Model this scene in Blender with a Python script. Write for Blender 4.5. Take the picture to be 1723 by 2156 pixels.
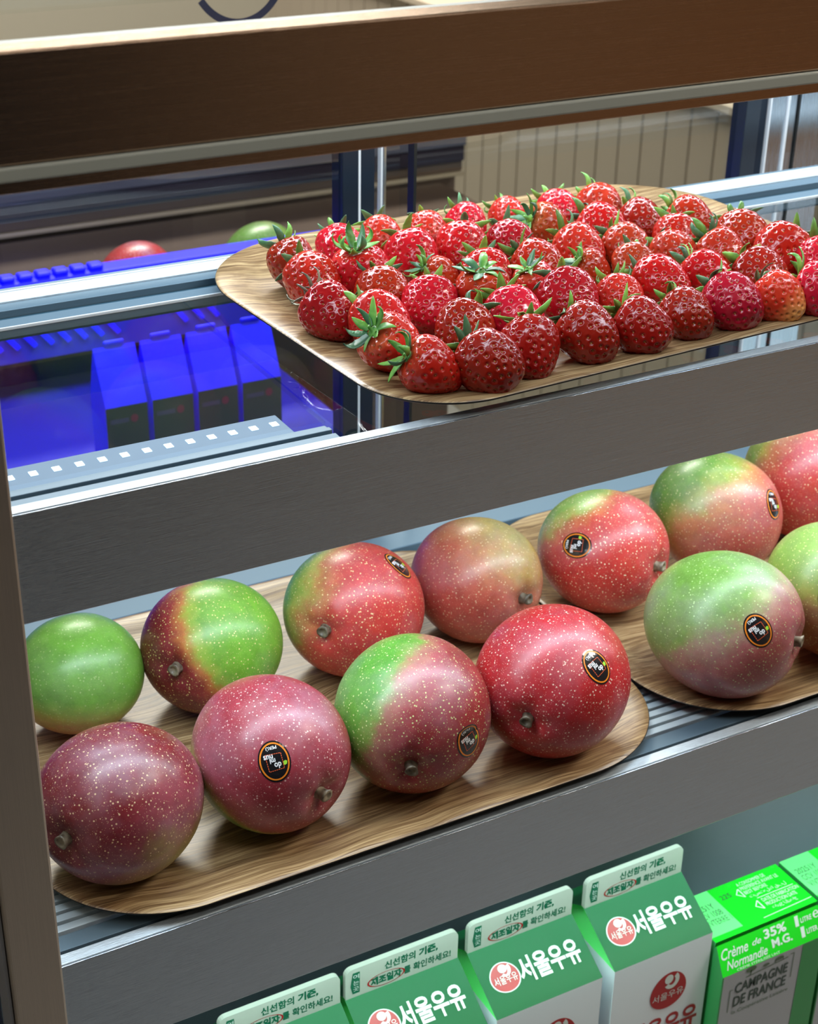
import bpy, bmesh, math, random
import numpy as np
from mathutils import Vector, Matrix, noise
from mathutils.bvhtree import BVHTree

for o in list(bpy.data.objects):
    bpy.data.objects.remove(o)
SC = bpy.context.scene
COL = SC.collection
random.seed(7)

# ------------------------------------------------------------------ camera
cam_d = bpy.data.cameras.new('camera')
cam = bpy.data.objects.new('camera', cam_d)
COL.objects.link(cam)
cam_d.sensor_fit = 'HORIZONTAL'
cam_d.sensor_width = 36
cam_d.lens = 70.68
cam_d.clip_start = 0.02
cam_d.clip_end = 60
r_, u_, b_ = (0.875225, -0.4834, 0.017467), (0.210378, 0.412921, 0.886136), (-0.435571, -0.771894, 0.463096)
Mx = Matrix(((r_[0], u_[0], b_[0], 0.0), (r_[1], u_[1], b_[1], -0.72), (r_[2], u_[2], b_[2], 1.45), (0, 0, 0, 1)))
cam.matrix_world = Mx
cam_d.dof.use_dof = True
cam_d.dof.focus_distance = 0.98
cam_d.dof.aperture_fstop = 20.0
SC.camera = cam

# ------------------------------------------------------------------ world, exposure
w = bpy.data.worlds.new('world')
SC.world = w
w.use_nodes = True
w.node_tree.nodes['Background'].inputs[0].default_value = (0.62, 0.66, 0.72, 1)
w.node_tree.nodes['Background'].inputs[1].default_value = 0.05
SC.view_settings.view_transform = 'Standard'
SC.view_settings.look = 'None'
SC.view_settings.gamma = 1
SC.view_settings.use_curve_mapping = False
SC.view_settings.exposure = 0.0


def area(name, loc, target, sx, sy, power, col, spread=math.pi):
    l = bpy.data.lights.new(name, 'AREA')
    l.shape = 'RECTANGLE'
    l.size, l.size_y = sx, sy
    l.energy = power
    l.color = col
    l.spread = spread
    o = bpy.data.objects.new(name, l)
    COL.objects.link(o)
    o.location = loc
    d = (Vector(target) - Vector(loc)).normalized()
    # long side along world X
    x = Vector((1, 0, 0))
    z = -d
    x = (x - z * x.dot(z)).normalized()
    y = z.cross(x)
    o.matrix_world = Matrix(((x.x, y.x, z.x, loc[0]), (x.y, y.y, z.y, loc[1]), (x.z, y.z, z.z, loc[2]), (0, 0, 0, 1)))
    return o


COOL = (0.74, 0.88, 1.0)
# lamps of the case: LED strips behind the header and behind each shelf front
area('led_lamp_header', (0.80, -0.015, 1.262), (0.80, 0.10, 1.08), 1.35, 0.020, 1.3, COOL)
area('led_lamp_rear', (0.80, 0.33, 1.290), (0.80, 0.17, 1.08), 1.35, 0.020, 5.0, COOL)
area('led_lamp_shelf', (0.80, 0.062, 1.050), (0.80, 0.075, 0.80), 1.35, 0.035, 3.6, COOL)
area('led_lamp_lower', (0.80, 0.009, 0.712), (0.80, 0.035, 0.50), 1.35, 0.012, 2.4, (0.68, 1.0, 0.92))
area('blue_lamp_rear', (0.45, 0.74, 1.100), (0.45, 0.84, 0.75), 0.6, 0.10, 2.6, (0.35, 0.38, 1.0), math.radians(110))  # added blue fill for the rear, no such lamp known
# ceiling lamps of the shop
for i, (x, y, p) in enumerate([(0.9, -1.3, 6), (2.3, -0.6, 34), (1.2, 2.4, 90), (-0.8, -2.2, 6)]):
    area('ceiling_lamp', (x, y, 2.70), (x, y, 0), 1.2, 0.3, p, (1.0, 0.93, 0.84))


# ------------------------------------------------------------------ materials
def new_mat(name):
    m = bpy.data.materials.new(name)
    m.use_nodes = True
    return m, m.node_tree, m.node_tree.nodes['Principled BSDF']


def N(nt, t, **kw):
    n = nt.nodes.new(t)
    for k, v in kw.items():
        setattr(n, k, v)
    return n


def L(nt, a, b):
    nt.links.new(a, b)


def plain(name, col, rough=0.5, metal=0.0, spec=0.5, emis=None, estr=0.0, coat=0.0):
    m, nt, p = new_mat(name)
    p.inputs['Base Color'].default_value = (*col, 1)
    p.inputs['Roughness'].default_value = rough
    p.inputs['Metallic'].default_value = metal
    p.inputs['Specular IOR Level'].default_value = spec
    p.inputs['Coat Weight'].default_value = coat
    if emis:
        p.inputs['Emission Color'].default_value = (*emis, 1)
        p.inputs['Emission Strength'].default_value = estr
    # a trace of unevenness in every plain surface
    tc = N(nt, 'ShaderNodeTexCoord')
    nz = N(nt, 'ShaderNodeTexNoise')
    nz.inputs['Scale'].default_value = 60
    L(nt, tc.outputs['Object'], nz.inputs['Vector'])
    mr = N(nt, 'ShaderNodeMapRange')
    mr.inputs[3].default_value = max(0.02, rough - 0.04)
    mr.inputs[4].default_value = min(1, rough + 0.04)
    L(nt, nz.outputs[0], mr.inputs[0])
    L(nt, mr.outputs[0], p.inputs['Roughness'])
    return m


def steel(name, col, rough=0.3, bump=0.25, sx=6, sz=900, var=0.12, metal=1.0):
    """brushed steel, brush lines along X"""
    m, nt, p = new_mat(name)
    tc = N(nt, 'ShaderNodeTexCoord')
    mp = N(nt, 'ShaderNodeMapping')
    mp.inputs['Scale'].default_value = (sx, sz, sz)
    L(nt, tc.outputs['Object'], mp.inputs['Vector'])
    nz = N(nt, 'ShaderNodeTexNoise')
    nz.inputs['Scale'].default_value = 3.0
    nz.inputs['Detail'].default_value = 4
    nz.inputs['Roughness'].default_value = 0.7
    L(nt, mp.outputs[0], nz.inputs['Vector'])
    cr = N(nt, 'ShaderNodeMapRange')
    cr.inputs[1].default_value = 0.05
    cr.inputs[2].default_value = 0.75
    cr.inputs[3].default_value = 1 - var
    cr.inputs[4].default_value = 1 + var
    L(nt, nz.outputs[0], cr.inputs[0])
    mix = N(nt, 'ShaderNodeVectorMath', operation='SCALE')
    mix.inputs[0].default_value = col
    L(nt, cr.outputs[0], mix.inputs['Scale'])
    L(nt, mix.outputs[0], p.inputs['Base Color'])
    p.inputs['Metallic'].default_value = metal
    r2 = N(nt, 'ShaderNodeMapRange')
    r2.inputs[3].default_value = rough - 0.07
    r2.inputs[4].default_value = rough + 0.10
    L(nt, nz.outputs[0], r2.inputs[0])
    L(nt, r2.outputs[0], p.inputs['Roughness'])
    bp = N(nt, 'ShaderNodeBump')
    bp.inputs['Strength'].default_value = bump
    bp.inputs['Distance'].default_value = 0.0004
    L(nt, nz.outputs[0], bp.inputs['Height'])
    L(nt, bp.outputs[0], p.inputs['Normal'])
    return m


def glass_mat(name, tint=(1, 1, 1), refl=1.0):
    m, nt, p = new_mat(name)
    nt.nodes.remove(p)
    out = nt.nodes['Material Output']
    tr = N(nt, 'ShaderNodeBsdfTransparent')
    tr.inputs[0].default_value = (*tint, 1)
    gl = N(nt, 'ShaderNodeBsdfGlossy')
    gl.inputs['Roughness'].default_value = 0.01
    fr = N(nt, 'ShaderNodeFresnel')
    fr.inputs[0].default_value = 1.45
    mu = N(nt, 'ShaderNodeMath', operation='MULTIPLY')
    mu.inputs[1].default_value = refl
    # thin pane: each face reflects only from its outer side
    ge = N(nt, 'ShaderNodeNewGeometry')
    inv = N(nt, 'ShaderNodeMath', operation='SUBTRACT')
    inv.inputs[0].default_value = 1.0
    L(nt, ge.outputs['Backfacing'], inv.inputs[1])
    m0 = N(nt, 'ShaderNodeMath', operation='MULTIPLY')
    L(nt, fr.outputs[0], m0.inputs[0])
    L(nt, inv.outputs[0], m0.inputs[1])
    L(nt, m0.outputs[0], mu.inputs[0])
    mx = N(nt, 'ShaderNodeMixShader')
    L(nt, mu.outputs[0], mx.inputs[0])
    L(nt, tr.outputs[0], mx.inputs[1])
    L(nt, gl.outputs[0], mx.inputs[2])
    L(nt, mx.outputs[0], out.inputs[0])
    return m


def wood_mat(name):
    m, nt, p = new_mat(name)
    tc = N(nt, 'ShaderNodeTexCoord')
    # slow bend of the grain
    n0 = N(nt, 'ShaderNodeTexNoise')
    n0.inputs['Scale'].default_value = 9
    n0.inputs['Detail'].default_value = 2
    L(nt, tc.outputs['Object'], n0.inputs['Vector'])
    sub = N(nt, 'ShaderNodeVectorMath', operation='MULTIPLY_ADD')
    sub.inputs[1].default_value = (0.0, 0.035, 0.0)
    L(nt, n0.outputs['Color'], sub.inputs[0])
    L(nt, tc.outputs['Object'], sub.inputs[2])
    mp = N(nt, 'ShaderNodeMapping')
    mp.inputs['Scale'].default_value = (11, 330, 160)
    L(nt, sub.outputs[0], mp.inputs['Vector'])
    n1 = N(nt, 'ShaderNodeTexNoise')
    n1.inputs['Scale'].default_value = 1.0
    n1.inputs['Detail'].default_value = 6
    n1.inputs['Roughness'].default_value = 0.65
    n1.inputs['Distortion'].default_value = 0.6
    L(nt, mp.outputs[0], n1.inputs['Vector'])
    mp2 = N(nt, 'ShaderNodeMapping')
    mp2.inputs['Scale'].default_value = (22, 1000, 400)
    L(nt, sub.outputs[0], mp2.inputs['Vector'])
    n2 = N(nt, 'ShaderNodeTexNoise')
    n2.inputs['Scale'].default_value = 1.0
    n2.inputs['Detail'].default_value = 3
    L(nt, mp2.outputs[0], n2.inputs['Vector'])
    cr = N(nt, 'ShaderNodeValToRGB')
    e = cr.color_ramp.elements
    e[0].position = 0.30
    e[0].color = (0.14, 0.078, 0.034, 1)
    e[1].position = 0.68
    e[1].color = (0.60, 0.43, 0.22, 1)
    a = e.new(0.46)
    a.color = (0.30, 0.185, 0.085, 1)
    a = e.new(0.56)
    a.color = (0.46, 0.31, 0.15, 1)
    L(nt, n1.outputs[0], cr.inputs[0])
    cr2 = N(nt, 'ShaderNodeValToRGB')
    cr2.color_ramp.elements[0].position = 0.38
    cr2.color_ramp.elements[0].color = (0.50, 0.42, 0.34, 1)
    cr2.color_ramp.elements[1].position = 0.54
    cr2.color_ramp.elements[1].color = (1, 1, 1, 1)
    L(nt, n2.outputs[0], cr2.inputs[0])
    mx = N(nt, 'ShaderNodeMix', data_type='RGBA', blend_type='MULTIPLY')
    mx.inputs[0].default_value = 0.8
    L(nt, cr.outputs[0], mx.inputs[6])
    L(nt, cr2.outputs[0], mx.inputs[7])
    L(nt, mx.outputs[2], p.inputs['Base Color'])
    p.inputs['Roughness'].default_value = 0.36
    p.inputs['Coat Weight'].default_value = 0.15
    p.inputs['Coat Roughness'].default_value = 0.3
    bp = N(nt, 'ShaderNodeBump')
    bp.inputs['Strength'].default_value = 0.25
    bp.inputs['Distance'].default_value = 0.0005
    L(nt, n2.outputs[0], bp.inputs['Height'])
    L(nt, bp.outputs[0], p.inputs['Normal'])
    return m


def berry_mat(name, shoulder, red, tip, mid=0.5):
    m, nt, p = new_mat(name)
    tc = N(nt, 'ShaderNodeTexCoord')
    sp = N(nt, 'ShaderNodeSeparateXYZ')
    L(nt, tc.outputs['Object'], sp.inputs[0])
    nz = N(nt, 'ShaderNodeTexNoise')
    nz.inputs['Scale'].default_value = 90
    nz.inputs['Detail'].default_value = 3
    L(nt, tc.outputs['Object'], nz.inputs['Vector'])
    mr = N(nt, 'ShaderNodeMapRange')
    mr.inputs[1].default_value = -0.020
    mr.inputs[2].default_value = 0.020
    L(nt, sp.outputs[2], mr.inputs[0])
    ad = N(nt, 'ShaderNodeMath', operation='MULTIPLY_ADD')
    ad.inputs[1].default_value = 0.30
    L(nt, nz.outputs[0], ad.inputs[0])
    L(nt, mr.outputs[0], ad.inputs[2])
    cr = N(nt, 'ShaderNodeValToRGB')
    e = cr.color_ramp.elements
    e[0].position = 0.16
    e[0].color = (*tip, 1)
    e[1].position = 1.12 if False else 1.0
    e[1].color = (*shoulder, 1)
    a = e.new(0.42)
    a.color = (*red, 1)
    a = e.new(0.84)
    a.color = (*red, 1)
    sc = N(nt, 'ShaderNodeMath', operation='MULTIPLY')
    sc.inputs[1].default_value = 0.88
    L(nt, ad.outputs[0], sc.inputs[0])
    L(nt, sc.outputs[0], cr.inputs[0])
    oi = N(nt, 'ShaderNodeObjectInfo')
    hs = N(nt, 'ShaderNodeHueSaturation')
    hr = N(nt, 'ShaderNodeMapRange')
    hr.inputs[3].default_value = 0.492
    hr.inputs[4].default_value = 0.508
    L(nt, oi.outputs['Random'], hr.inputs[0])
    L(nt, hr.outputs[0], hs.inputs['Hue'])
    vr = N(nt, 'ShaderNodeMapRange')
    vr.inputs[3].default_value = 1.2
    vr.inputs[4].default_value = 0.8
    L(nt, oi.outputs['Random'], vr.inputs[0])
    L(nt, vr.outputs[0], hs.inputs['Value'])
    L(nt, cr.outputs[0], hs.inputs['Color'])
    L(nt, hs.outputs[0], p.inputs['Base Color'])
    p.inputs['Roughness'].default_value = 0.17
    p.inputs['Specular IOR Level'].default_value = 0.42
    p.inputs['Coat Weight'].default_value = 0.18
    p.inputs['Coat Roughness'].default_value = 0.05
    p.inputs['Subsurface Weight'].default_value = 0.18
    p.inputs['Subsurface Radius'].default_value = (1.0, 0.2, 0.1)
    p.inputs['Subsurface Scale'].default_value = 0.004
    n2 = N(nt, 'ShaderNodeTexNoise')
    n2.inputs['Scale'].default_value = 420
    L(nt, tc.outputs['Object'], n2.inputs['Vector'])
    bp = N(nt, 'ShaderNodeBump')
    bp.inputs['Strength'].default_value = 0.16
    bp.inputs['Distance'].default_value = 0.0006
    L(nt, n2.outputs[0], bp.inputs['Height'])
    L(nt, bp.outputs[0], p.inputs['Normal'])
    L(nt, bp.outputs[0], p.inputs['Coat Normal'])
    return m


def mango_mat(name, g, rad, thr, wid, cols, dots=(0.86, 0.70, 0.45), dotmix=0.75, seed=0.0, bloom=0.12, bloomc=(0.50, 0.36, 0.46)):
    """cols: red side dark, red side, between, green side; g: local direction towards the green cheek"""
    m, nt, p = new_mat(name)
    tc = N(nt, 'ShaderNodeTexCoord')
    dt = N(nt, 'ShaderNodeVectorMath', operation='DOT_PRODUCT')
    L(nt, tc.outputs['Object'], dt.inputs[0])
    dt.inputs[1].default_value = [c / rad for c in g]
    of = N(nt, 'ShaderNodeVectorMath', operation='ADD')
    of.inputs[1].default_value = (seed, seed * 0.7, -seed)
    L(nt, tc.outputs['Object'], of.inputs[0])
    nz = N(nt, 'ShaderNodeTexNoise')
    nz.inputs['Scale'].default_value = 24
    nz.inputs['Detail'].default_value = 8
    nz.inputs['Roughness'].default_value = 0.66
    L(nt, of.outputs[0], nz.inputs['Vector'])
    ad = N(nt, 'ShaderNodeMath', operation='MULTIPLY_ADD')
    ad.inputs[1].default_value = 1.0
    L(nt, nz.outputs[0], ad.inputs[0])
    L(nt, dt.outputs['Value'], ad.inputs[2])
    mr = N(nt, 'ShaderNodeMapRange')
    mr.inputs[1].default_value = thr + 0.5 - wid
    mr.inputs[2].default_value = thr + 0.5 + wid
    L(nt, ad.outputs[0], mr.inputs[0])
    cr = N(nt, 'ShaderNodeValToRGB')
    e = cr.color_ramp.elements
    e[0].position = 0.0
    e[0].color = (*cols[0], 1)
    e[1].position = 1.0
    e[1].color = (*cols[4], 1)
    for ps, c in ((0.28, cols[1]), (0.55, cols[2]), (0.78, cols[3])):
        a = e.new(ps)
        a.color = (*c, 1)
    L(nt, mr.outputs[0], cr.inputs[0])
    # fine mottling
    n2 = N(nt, 'ShaderNodeTexNoise')
    n2.inputs['Scale'].default_value = 90
    n2.inputs['Detail'].default_value = 8
    n2.inputs['Roughness'].default_value = 0.7
    L(nt, of.outputs[0], n2.inputs['Vector'])
    r2 = N(nt, 'ShaderNodeMapRange')
    r2.inputs[1].default_value = 0.3
    r2.inputs[2].default_value = 0.7
    r2.inputs[3].default_value = 0.78
    r2.inputs[4].default_value = 1.16
    L(nt, n2.outputs[0], r2.inputs[0])
    s2 = N(nt, 'ShaderNodeVectorMath', operation='SCALE')
    L(nt, cr.outputs[0], s2.inputs[0])
    L(nt, r2.outputs[0], s2.inputs['Scale'])
    # waxy bloom patches
    n3 = N(nt, 'ShaderNodeTexNoise')
    n3.inputs['Scale'].default_value = 17
    n3.inputs['Detail'].default_value = 6
    n3.inputs['Roughness'].default_value = 0.65
    L(nt, tc.outputs['Object'], n3.inputs['Vector'])
    r3 = N(nt, 'ShaderNodeMapRange')
    r3.inputs[1].default_value = 0.45
    r3.inputs[2].default_value = 0.75
    r3.inputs[4].default_value = bloom * 2.2
    L(nt, n3.outputs[0], r3.inputs[0])
    m3 = N(nt, 'ShaderNodeMix', data_type='RGBA')
    L(nt, r3.outputs[0], m3.inputs[0])
    L(nt, s2.outputs[0], m3.inputs[6])
    m3.inputs[7].default_value = (*bloomc, 1)
    # lenticels
    fac = None
    for sc, lo, hi in ((350, 0.16, 0.23), (720, 0.13, 0.21)):
        vo = N(nt, 'ShaderNodeTexVoronoi')
        vo.inputs['Scale'].default_value = sc
        L(nt, of.outputs[0], vo.inputs['Vector'])
        rv = N(nt, 'ShaderNodeMapRange')
        rv.inputs[1].default_value = lo
        rv.inputs[2].default_value = hi
        rv.inputs[3].default_value = 1 if sc < 500 else 0.6
        rv.inputs[4].default_value = 0
        L(nt, vo.outputs['Distance'], rv.inputs[0])
        if fac is None:
            fac = rv.outputs[0]
        else:
            mxx = N(nt, 'ShaderNodeMath', operation='MAXIMUM')
            L(nt, fac, mxx.inputs[0])
            L(nt, rv.outputs[0], mxx.inputs[1])
            fac = mxx.outputs[0]
    mu = N(nt, 'ShaderNodeMath', operation='MULTIPLY')
    mu.inputs[1].default_value = dotmix
    L(nt, fac, mu.inputs[0])
    m4 = N(nt, 'ShaderNodeMix', data_type='RGBA')
    L(nt, mu.outputs[0], m4.inputs[0])
    L(nt, m3.outputs[2], m4.inputs[6])
    m4.inputs[7].default_value = (*dots, 1)
    L(nt, m4.outputs[2], p.inputs['Base Color'])
    p.inputs['Roughness'].default_value = 0.36
    p.inputs['Specular IOR Level'].default_value = 0.5
    p.inputs['Coat Weight'].default_value = 0.12
    p.inputs['Coat Roughness'].default_value = 0.24
    p.inputs['Subsurface Weight'].default_value = 0.05
    p.inputs['Subsurface Scale'].default_value = 0.004
    bp = N(nt, 'ShaderNodeBump')
    bp.inputs['Strength'].default_value = 0.22
    bp.inputs['Distance'].default_value = 0.0008
    L(nt, n2.outputs[0], bp.inputs['Height'])
    L(nt, bp.outputs[0], p.inputs['Normal'])
    return m


def leaf_mat(name, c1, c2):
    m, nt, p = new_mat(name)
    tc = N(nt, 'ShaderNodeTexCoord')
    nz = N(nt, 'ShaderNodeTexNoise')
    nz.inputs['Scale'].default_value = 160
    L(nt, tc.outputs['Object'], nz.inputs['Vector'])
    cr = N(nt, 'ShaderNodeValToRGB')
    cr.color_ramp.elements[0].position = 0.35
    cr.color_ramp.elements[0].color = (*c1, 1)
    cr.color_ramp.elements[1].position = 0.65
    cr.color_ramp.elements[1].color = (*c2, 1)
    L(nt, nz.outputs[0], cr.inputs[0])
    oi = N(nt, 'ShaderNodeObjectInfo')
    vr = N(nt, 'ShaderNodeMapRange')
    vr.inputs[3].default_value = 0.55
    vr.inputs[4].default_value = 1.35
    L(nt, oi.outputs['Random'], vr.inputs[0])
    s = N(nt, 'ShaderNodeVectorMath', operation='SCALE')
    L(nt, cr.outputs[0], s.inputs[0])
    L(nt, vr.outputs[0], s.inputs['Scale'])
    L(nt, s.outputs[0], p.inputs['Base Color'])
    p.inputs['Roughness'].default_value = 0.42
    return m


MAT = {}
MAT['band'] = steel('brushed_steel', (0.52, 0.585, 0.66), 0.22, 0.45, var=0.2)
MAT['strip'] = steel('bright_steel_edge', (0.55, 0.62, 0.66), 0.45, 0.9, sx=60, sz=500, var=0.35, metal=0.55)
MAT['ledge'] = steel('folded_steel', (0.12, 0.185, 0.235), 0.55, 0.10, var=0.06, metal=0.25)
MAT['groove'] = plain('dark_blue_groove', (0.05, 0.12, 0.17), 0.4, 0.6)
MAT['header'] = steel('bronze_steel', (0.40, 0.28, 0.20), 0.24, 0.18)
MAT['header_rim'] = plain('grey_glass_rim', (0.42, 0.46, 0.42), 0.35)
MAT['post'] = steel('post_steel', (0.60, 0.52, 0.44), 0.42, 0.10, sx=900, sz=6)
MAT['post_light'] = plain('pale_post_trim', (0.45, 0.47, 0.52), 0.4)
MAT['dark_stile'] = plain('dark_blue_profile', (0.012, 0.022, 0.040), 0.3, 0.2)
MAT['dark_stile2'] = plain('dark_profile', (0.03, 0.04, 0.055), 0.3, 0.2)
MAT['alu'] = steel('aluminium_profile', (0.62, 0.68, 0.74), 0.25, 0.05, sx=900, sz=6)
MAT['bright_line'] = plain('bright_seam', (0.75, 0.8, 0.85), 0.3)
MAT['black'] = plain('black_gasket', (0.01, 0.012, 0.013), 0.4)
MAT['glass'] = glass_mat('clear_glass', (0.97, 0.985, 0.98), 1.2)
MAT['glass_door'] = glass_mat('door_glass', (0.93, 0.96, 0.955), 1.6)
MAT['inner'] = steel('dim_inner_steel', (0.26, 0.28, 0.29), 0.35, 0.25)
MAT['led'] = plain('led_diode', (0.9, 0.95, 1), 0.4, emis=(0.65, 0.85, 1.0), estr=1.6)
MAT['led_tube'] = plain('led_cover', (0.08, 0.11, 0.14), 0.6, spec=0.15, emis=(0.30, 0.46, 0.70), estr=0.62)
MAT['wood'] = wood_mat('oak_veneer')
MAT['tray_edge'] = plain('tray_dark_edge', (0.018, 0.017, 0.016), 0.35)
MAT['slat'] = steel('slat_steel', (0.55, 0.66, 0.72), 0.4, 0.1, metal=0.15)
MAT['slot_dark'] = plain('dark_green_slot', (0.02, 0.05, 0.045), 0.6)
MAT['berry'] = berry_mat('strawberry_red', (0.58, 0.050, 0.018), (0.50, 0.010, 0.008), (0.40, 0.005, 0.006))
MAT['berry_light'] = berry_mat('strawberry_light_red', (0.64, 0.13, 0.045), (0.53, 0.028, 0.014), (0.42, 0.010, 0.009))
MAT['berry_dark'] = berry_mat('strawberry_dark_red', (0.44, 0.016, 0.010), (0.36, 0.006, 0.006), (0.28, 0.004, 0.005))
MAT['berry_orange'] = berry_mat('strawberry_unripe_tip', (0.55, 0.04, 0.02), (0.58, 0.06, 0.015), (0.72, 0.34, 0.09))
MAT['seed'] = plain('strawberry_seed', (0.46, 0.25, 0.05), 0.4)
MAT['sepal'] = leaf_mat('sepal_green', (0.06, 0.22, 0.035), (0.20, 0.46, 0.07))
MAT['sepal_dark'] = leaf_mat('sepal_bluish_green', (0.035, 0.12, 0.055), (0.08, 0.22, 0.09))
MAT['sepal_dry'] = leaf_mat('sepal_dried', (0.10, 0.085, 0.05), (0.22, 0.22, 0.13))
MAT['stem'] = leaf_mat('mango_stem_brown', (0.07, 0.05, 0.03), (0.30, 0.25, 0.17))
MAT['st_black'] = plain('sticker_black', (0.012, 0.011, 0.012), 0.18, coat=0.4)
MAT['st_orange'] = plain('sticker_orange', (0.85, 0.24, 0.02), 0.3)
MAT['st_red'] = plain('sticker_red_line', (0.75, 0.12, 0.04), 0.3)
MAT['st_white'] = plain('sticker_white', (0.85, 0.86, 0.86), 0.3)
MAT['st_green'] = plain('sticker_leaf_green', (0.35, 0.72, 0.05), 0.3)
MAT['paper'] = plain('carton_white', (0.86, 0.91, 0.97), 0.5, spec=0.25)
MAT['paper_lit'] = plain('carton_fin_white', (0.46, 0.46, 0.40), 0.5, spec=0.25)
MAT['c_green'] = plain('carton_green', (0.002, 0.105, 0.030), 0.45, spec=0.2)
MAT['c_green_txt'] = plain('carton_dark_green_print', (0.0, 0.12, 0.06), 0.4)
MAT['c_red'] = plain('carton_red_print', (0.42, 0.006, 0.008), 0.4)
MAT['c_white'] = plain('carton_white_print', (0.70, 0.74, 0.70), 0.4)
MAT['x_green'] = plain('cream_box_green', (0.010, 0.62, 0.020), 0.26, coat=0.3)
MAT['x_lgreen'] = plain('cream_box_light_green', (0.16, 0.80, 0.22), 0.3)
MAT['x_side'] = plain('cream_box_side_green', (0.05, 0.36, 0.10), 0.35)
MAT['x_grey'] = plain('cream_box_grey', (0.46, 0.50, 0.54), 0.35)
MAT['x_dark'] = plain('cream_box_dark_print', (0.035, 0.07, 0.05), 0.4)
MAT['x_olive'] = plain('cream_box_tree_print', (0.10, 0.17, 0.09), 0.4)
MAT['blue'] = plain('blue_card', (0.0, 0.0, 0.95), 0.5)  # blue light on pale card and panels put into the colour
MAT['blue_deep'] = plain('deep_blue_panel', (0.02, 0.02, 0.30), 0.3)  # weaker blue light put into the panel colour
MAT['navy'] = plain('navy_panel', (0.014, 0.012, 0.06), 0.4)
MAT['dim_green'] = plain('dim_green_card', (0.02, 0.07, 0.035), 0.4)
MAT['dim_red'] = plain('dim_red_dot', (0.25, 0.03, 0.05), 0.4)
MAT['dim_grey'] = plain('dim_grey_print', (0.07, 0.09, 0.13), 0.4)
MAT['rear_brown'] = plain('rear_brown_panel', (0.13, 0.095, 0.075), 0.25)
MAT['rear_cream'] = plain('rear_cream_edge', (0.48, 0.40, 0.28), 0.35)
MAT['rear_purple'] = plain('rear_dark_metal', (0.055, 0.05, 0.085), 0.2, 0.5)
MAT['rear_pale'] = plain('rear_pale_blue_metal', (0.16, 0.18, 0.26), 0.2, 0.3)
MAT['board'] = plain('taupe_board', (0.46, 0.40, 0.31), 0.5)
MAT['board_top'] = plain('cream_counter_top', (0.62, 0.54, 0.42), 0.4)
MAT['wall'] = plain('cream_wall', (0.52, 0.50, 0.40), 0.8)
MAT['wall_dark'] = plain('brown_wall', (0.34, 0.23, 0.14), 0.6)
MAT['floor'] = plain('grey_floor', (0.30, 0.29, 0.275), 0.4)
MAT['ceiling'] = plain('white_ceiling', (0.6, 0.6, 0.58), 0.8)
MAT['side_wood'] = plain('brown_wood', (0.36, 0.20, 0.10), 0.4)
MAT['cabinet'] = plain('charcoal_cabinet', (0.012, 0.020, 0.032), 0.6, spec=0.1)
MAT['logo'] = plain('navy_logo_print', (0.03, 0.045, 0.12), 0.4)
MAT['lamp'] = plain('ceiling_lamp_cover', (0.9, 0.9, 0.9), 0.5, emis=(1, 0.94, 0.86), estr=3.5)


# ------------------------------------------------------------------ helpers
def link(name, me, mats, parent=None):
    o = bpy.data.objects.new(name, me)
    COL.objects.link(o)
    if not isinstance(mats, (list, tuple)):
        mats = [mats]
    if me is not None and len(me.materials) == 0:
        for mm in mats:
            me.materials.append(mm)
    if parent:
        o.parent = parent
    return o


def from_bm(name, bm, mats, parent=None, smooth=False):
    me = bpy.data.meshes.new(name)
    bm.to_mesh(me)
    bm.free()
    if smooth:
        me.shade_smooth()
    return link(name, me, mats, parent)


def from_py(name, vs, fs, mats, parent=None, smooth=False, mi=None):
    me = bpy.data.meshes.new(name)
    me.from_pydata([tuple(v) for v in vs], [], [tuple(f) for f in fs])
    if mi is not None:
        me.polygons.foreach_set('material_index', mi)
    me.update()
    if smooth:
        me.shade_smooth()
    return link(name, me, mats, parent)


def bm_box(bm, x0, x1, y0, y1, z0, z1, bev=0.0, mi=0):
    r = bmesh.ops.create_cube(bm, size=1)
    vs = r['verts']
    for v in vs:
        v.co = Vector(((x0 + x1) / 2 + v.co.x * (x1 - x0), (y0 + y1) / 2 + v.co.y * (y1 - y0), (z0 + z1) / 2 + v.co.z * (z1 - z0)))
    fs = {f for v in vs for f in v.link_faces}
    for f in fs:
        f.material_index = mi
    if bev > 0:
        es = {e for v in vs for e in v.link_edges}
        bmesh.ops.bevel(bm, geom=list(es), offset=bev, segments=2, affect='EDGES', profile=0.5)


def box(name, x0, x1, y0, y1, z0, z1, mat, parent=None, bev=0.0):
    bm = bmesh.new()
    bm_box(bm, x0, x1, y0, y1, z0, z1, bev)
    return from_bm(name, bm, mat, parent)


def tag(o, label=None, cat=None, group=None, kind=None):
    if label:
        o['label'] = label
    if cat:
        o['category'] = cat
    if group:
        o['group'] = group
    if kind:
        o['kind'] = kind
    return o


def empty(name, loc=(0, 0, 0), parent=None):
    o = bpy.data.objects.new(name, None)
    COL.objects.link(o)
    o.location = loc
    o.empty_display_size = 0.02
    if parent:
        o.parent = parent
    return o


_txt = {}


def text_geo(s, bold=0.0, shear=0.0):
    """unit geometry: verts (x, y) with height normalised, faces"""
    k = (s, bold, shear)
    if k in _txt:
        return _txt[k]
    c = bpy.data.curves.new('t', 'FONT')
    c.body = s
    c.offset = bold
    c.shear = shear
    c.resolution_u = 3
    o = bpy.data.objects.new('t', c)
    COL.objects.link(o)
    dg = bpy.context.evaluated_depsgraph_get()
    me = bpy.data.meshes.new_from_object(o.evaluated_get(dg))
    v = np.array([x.co[:2] for x in me.vertices])
    f = [tuple(p.vertices) for p in me.polygons]
    bpy.data.objects.remove(o)
    bpy.data.meshes.remove(me)
    v[:, 0] -= v[:, 0].min()
    v[:, 1] -= v[:, 1].min()
    _txt[k] = (v, f)
    return _txt[k]


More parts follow.
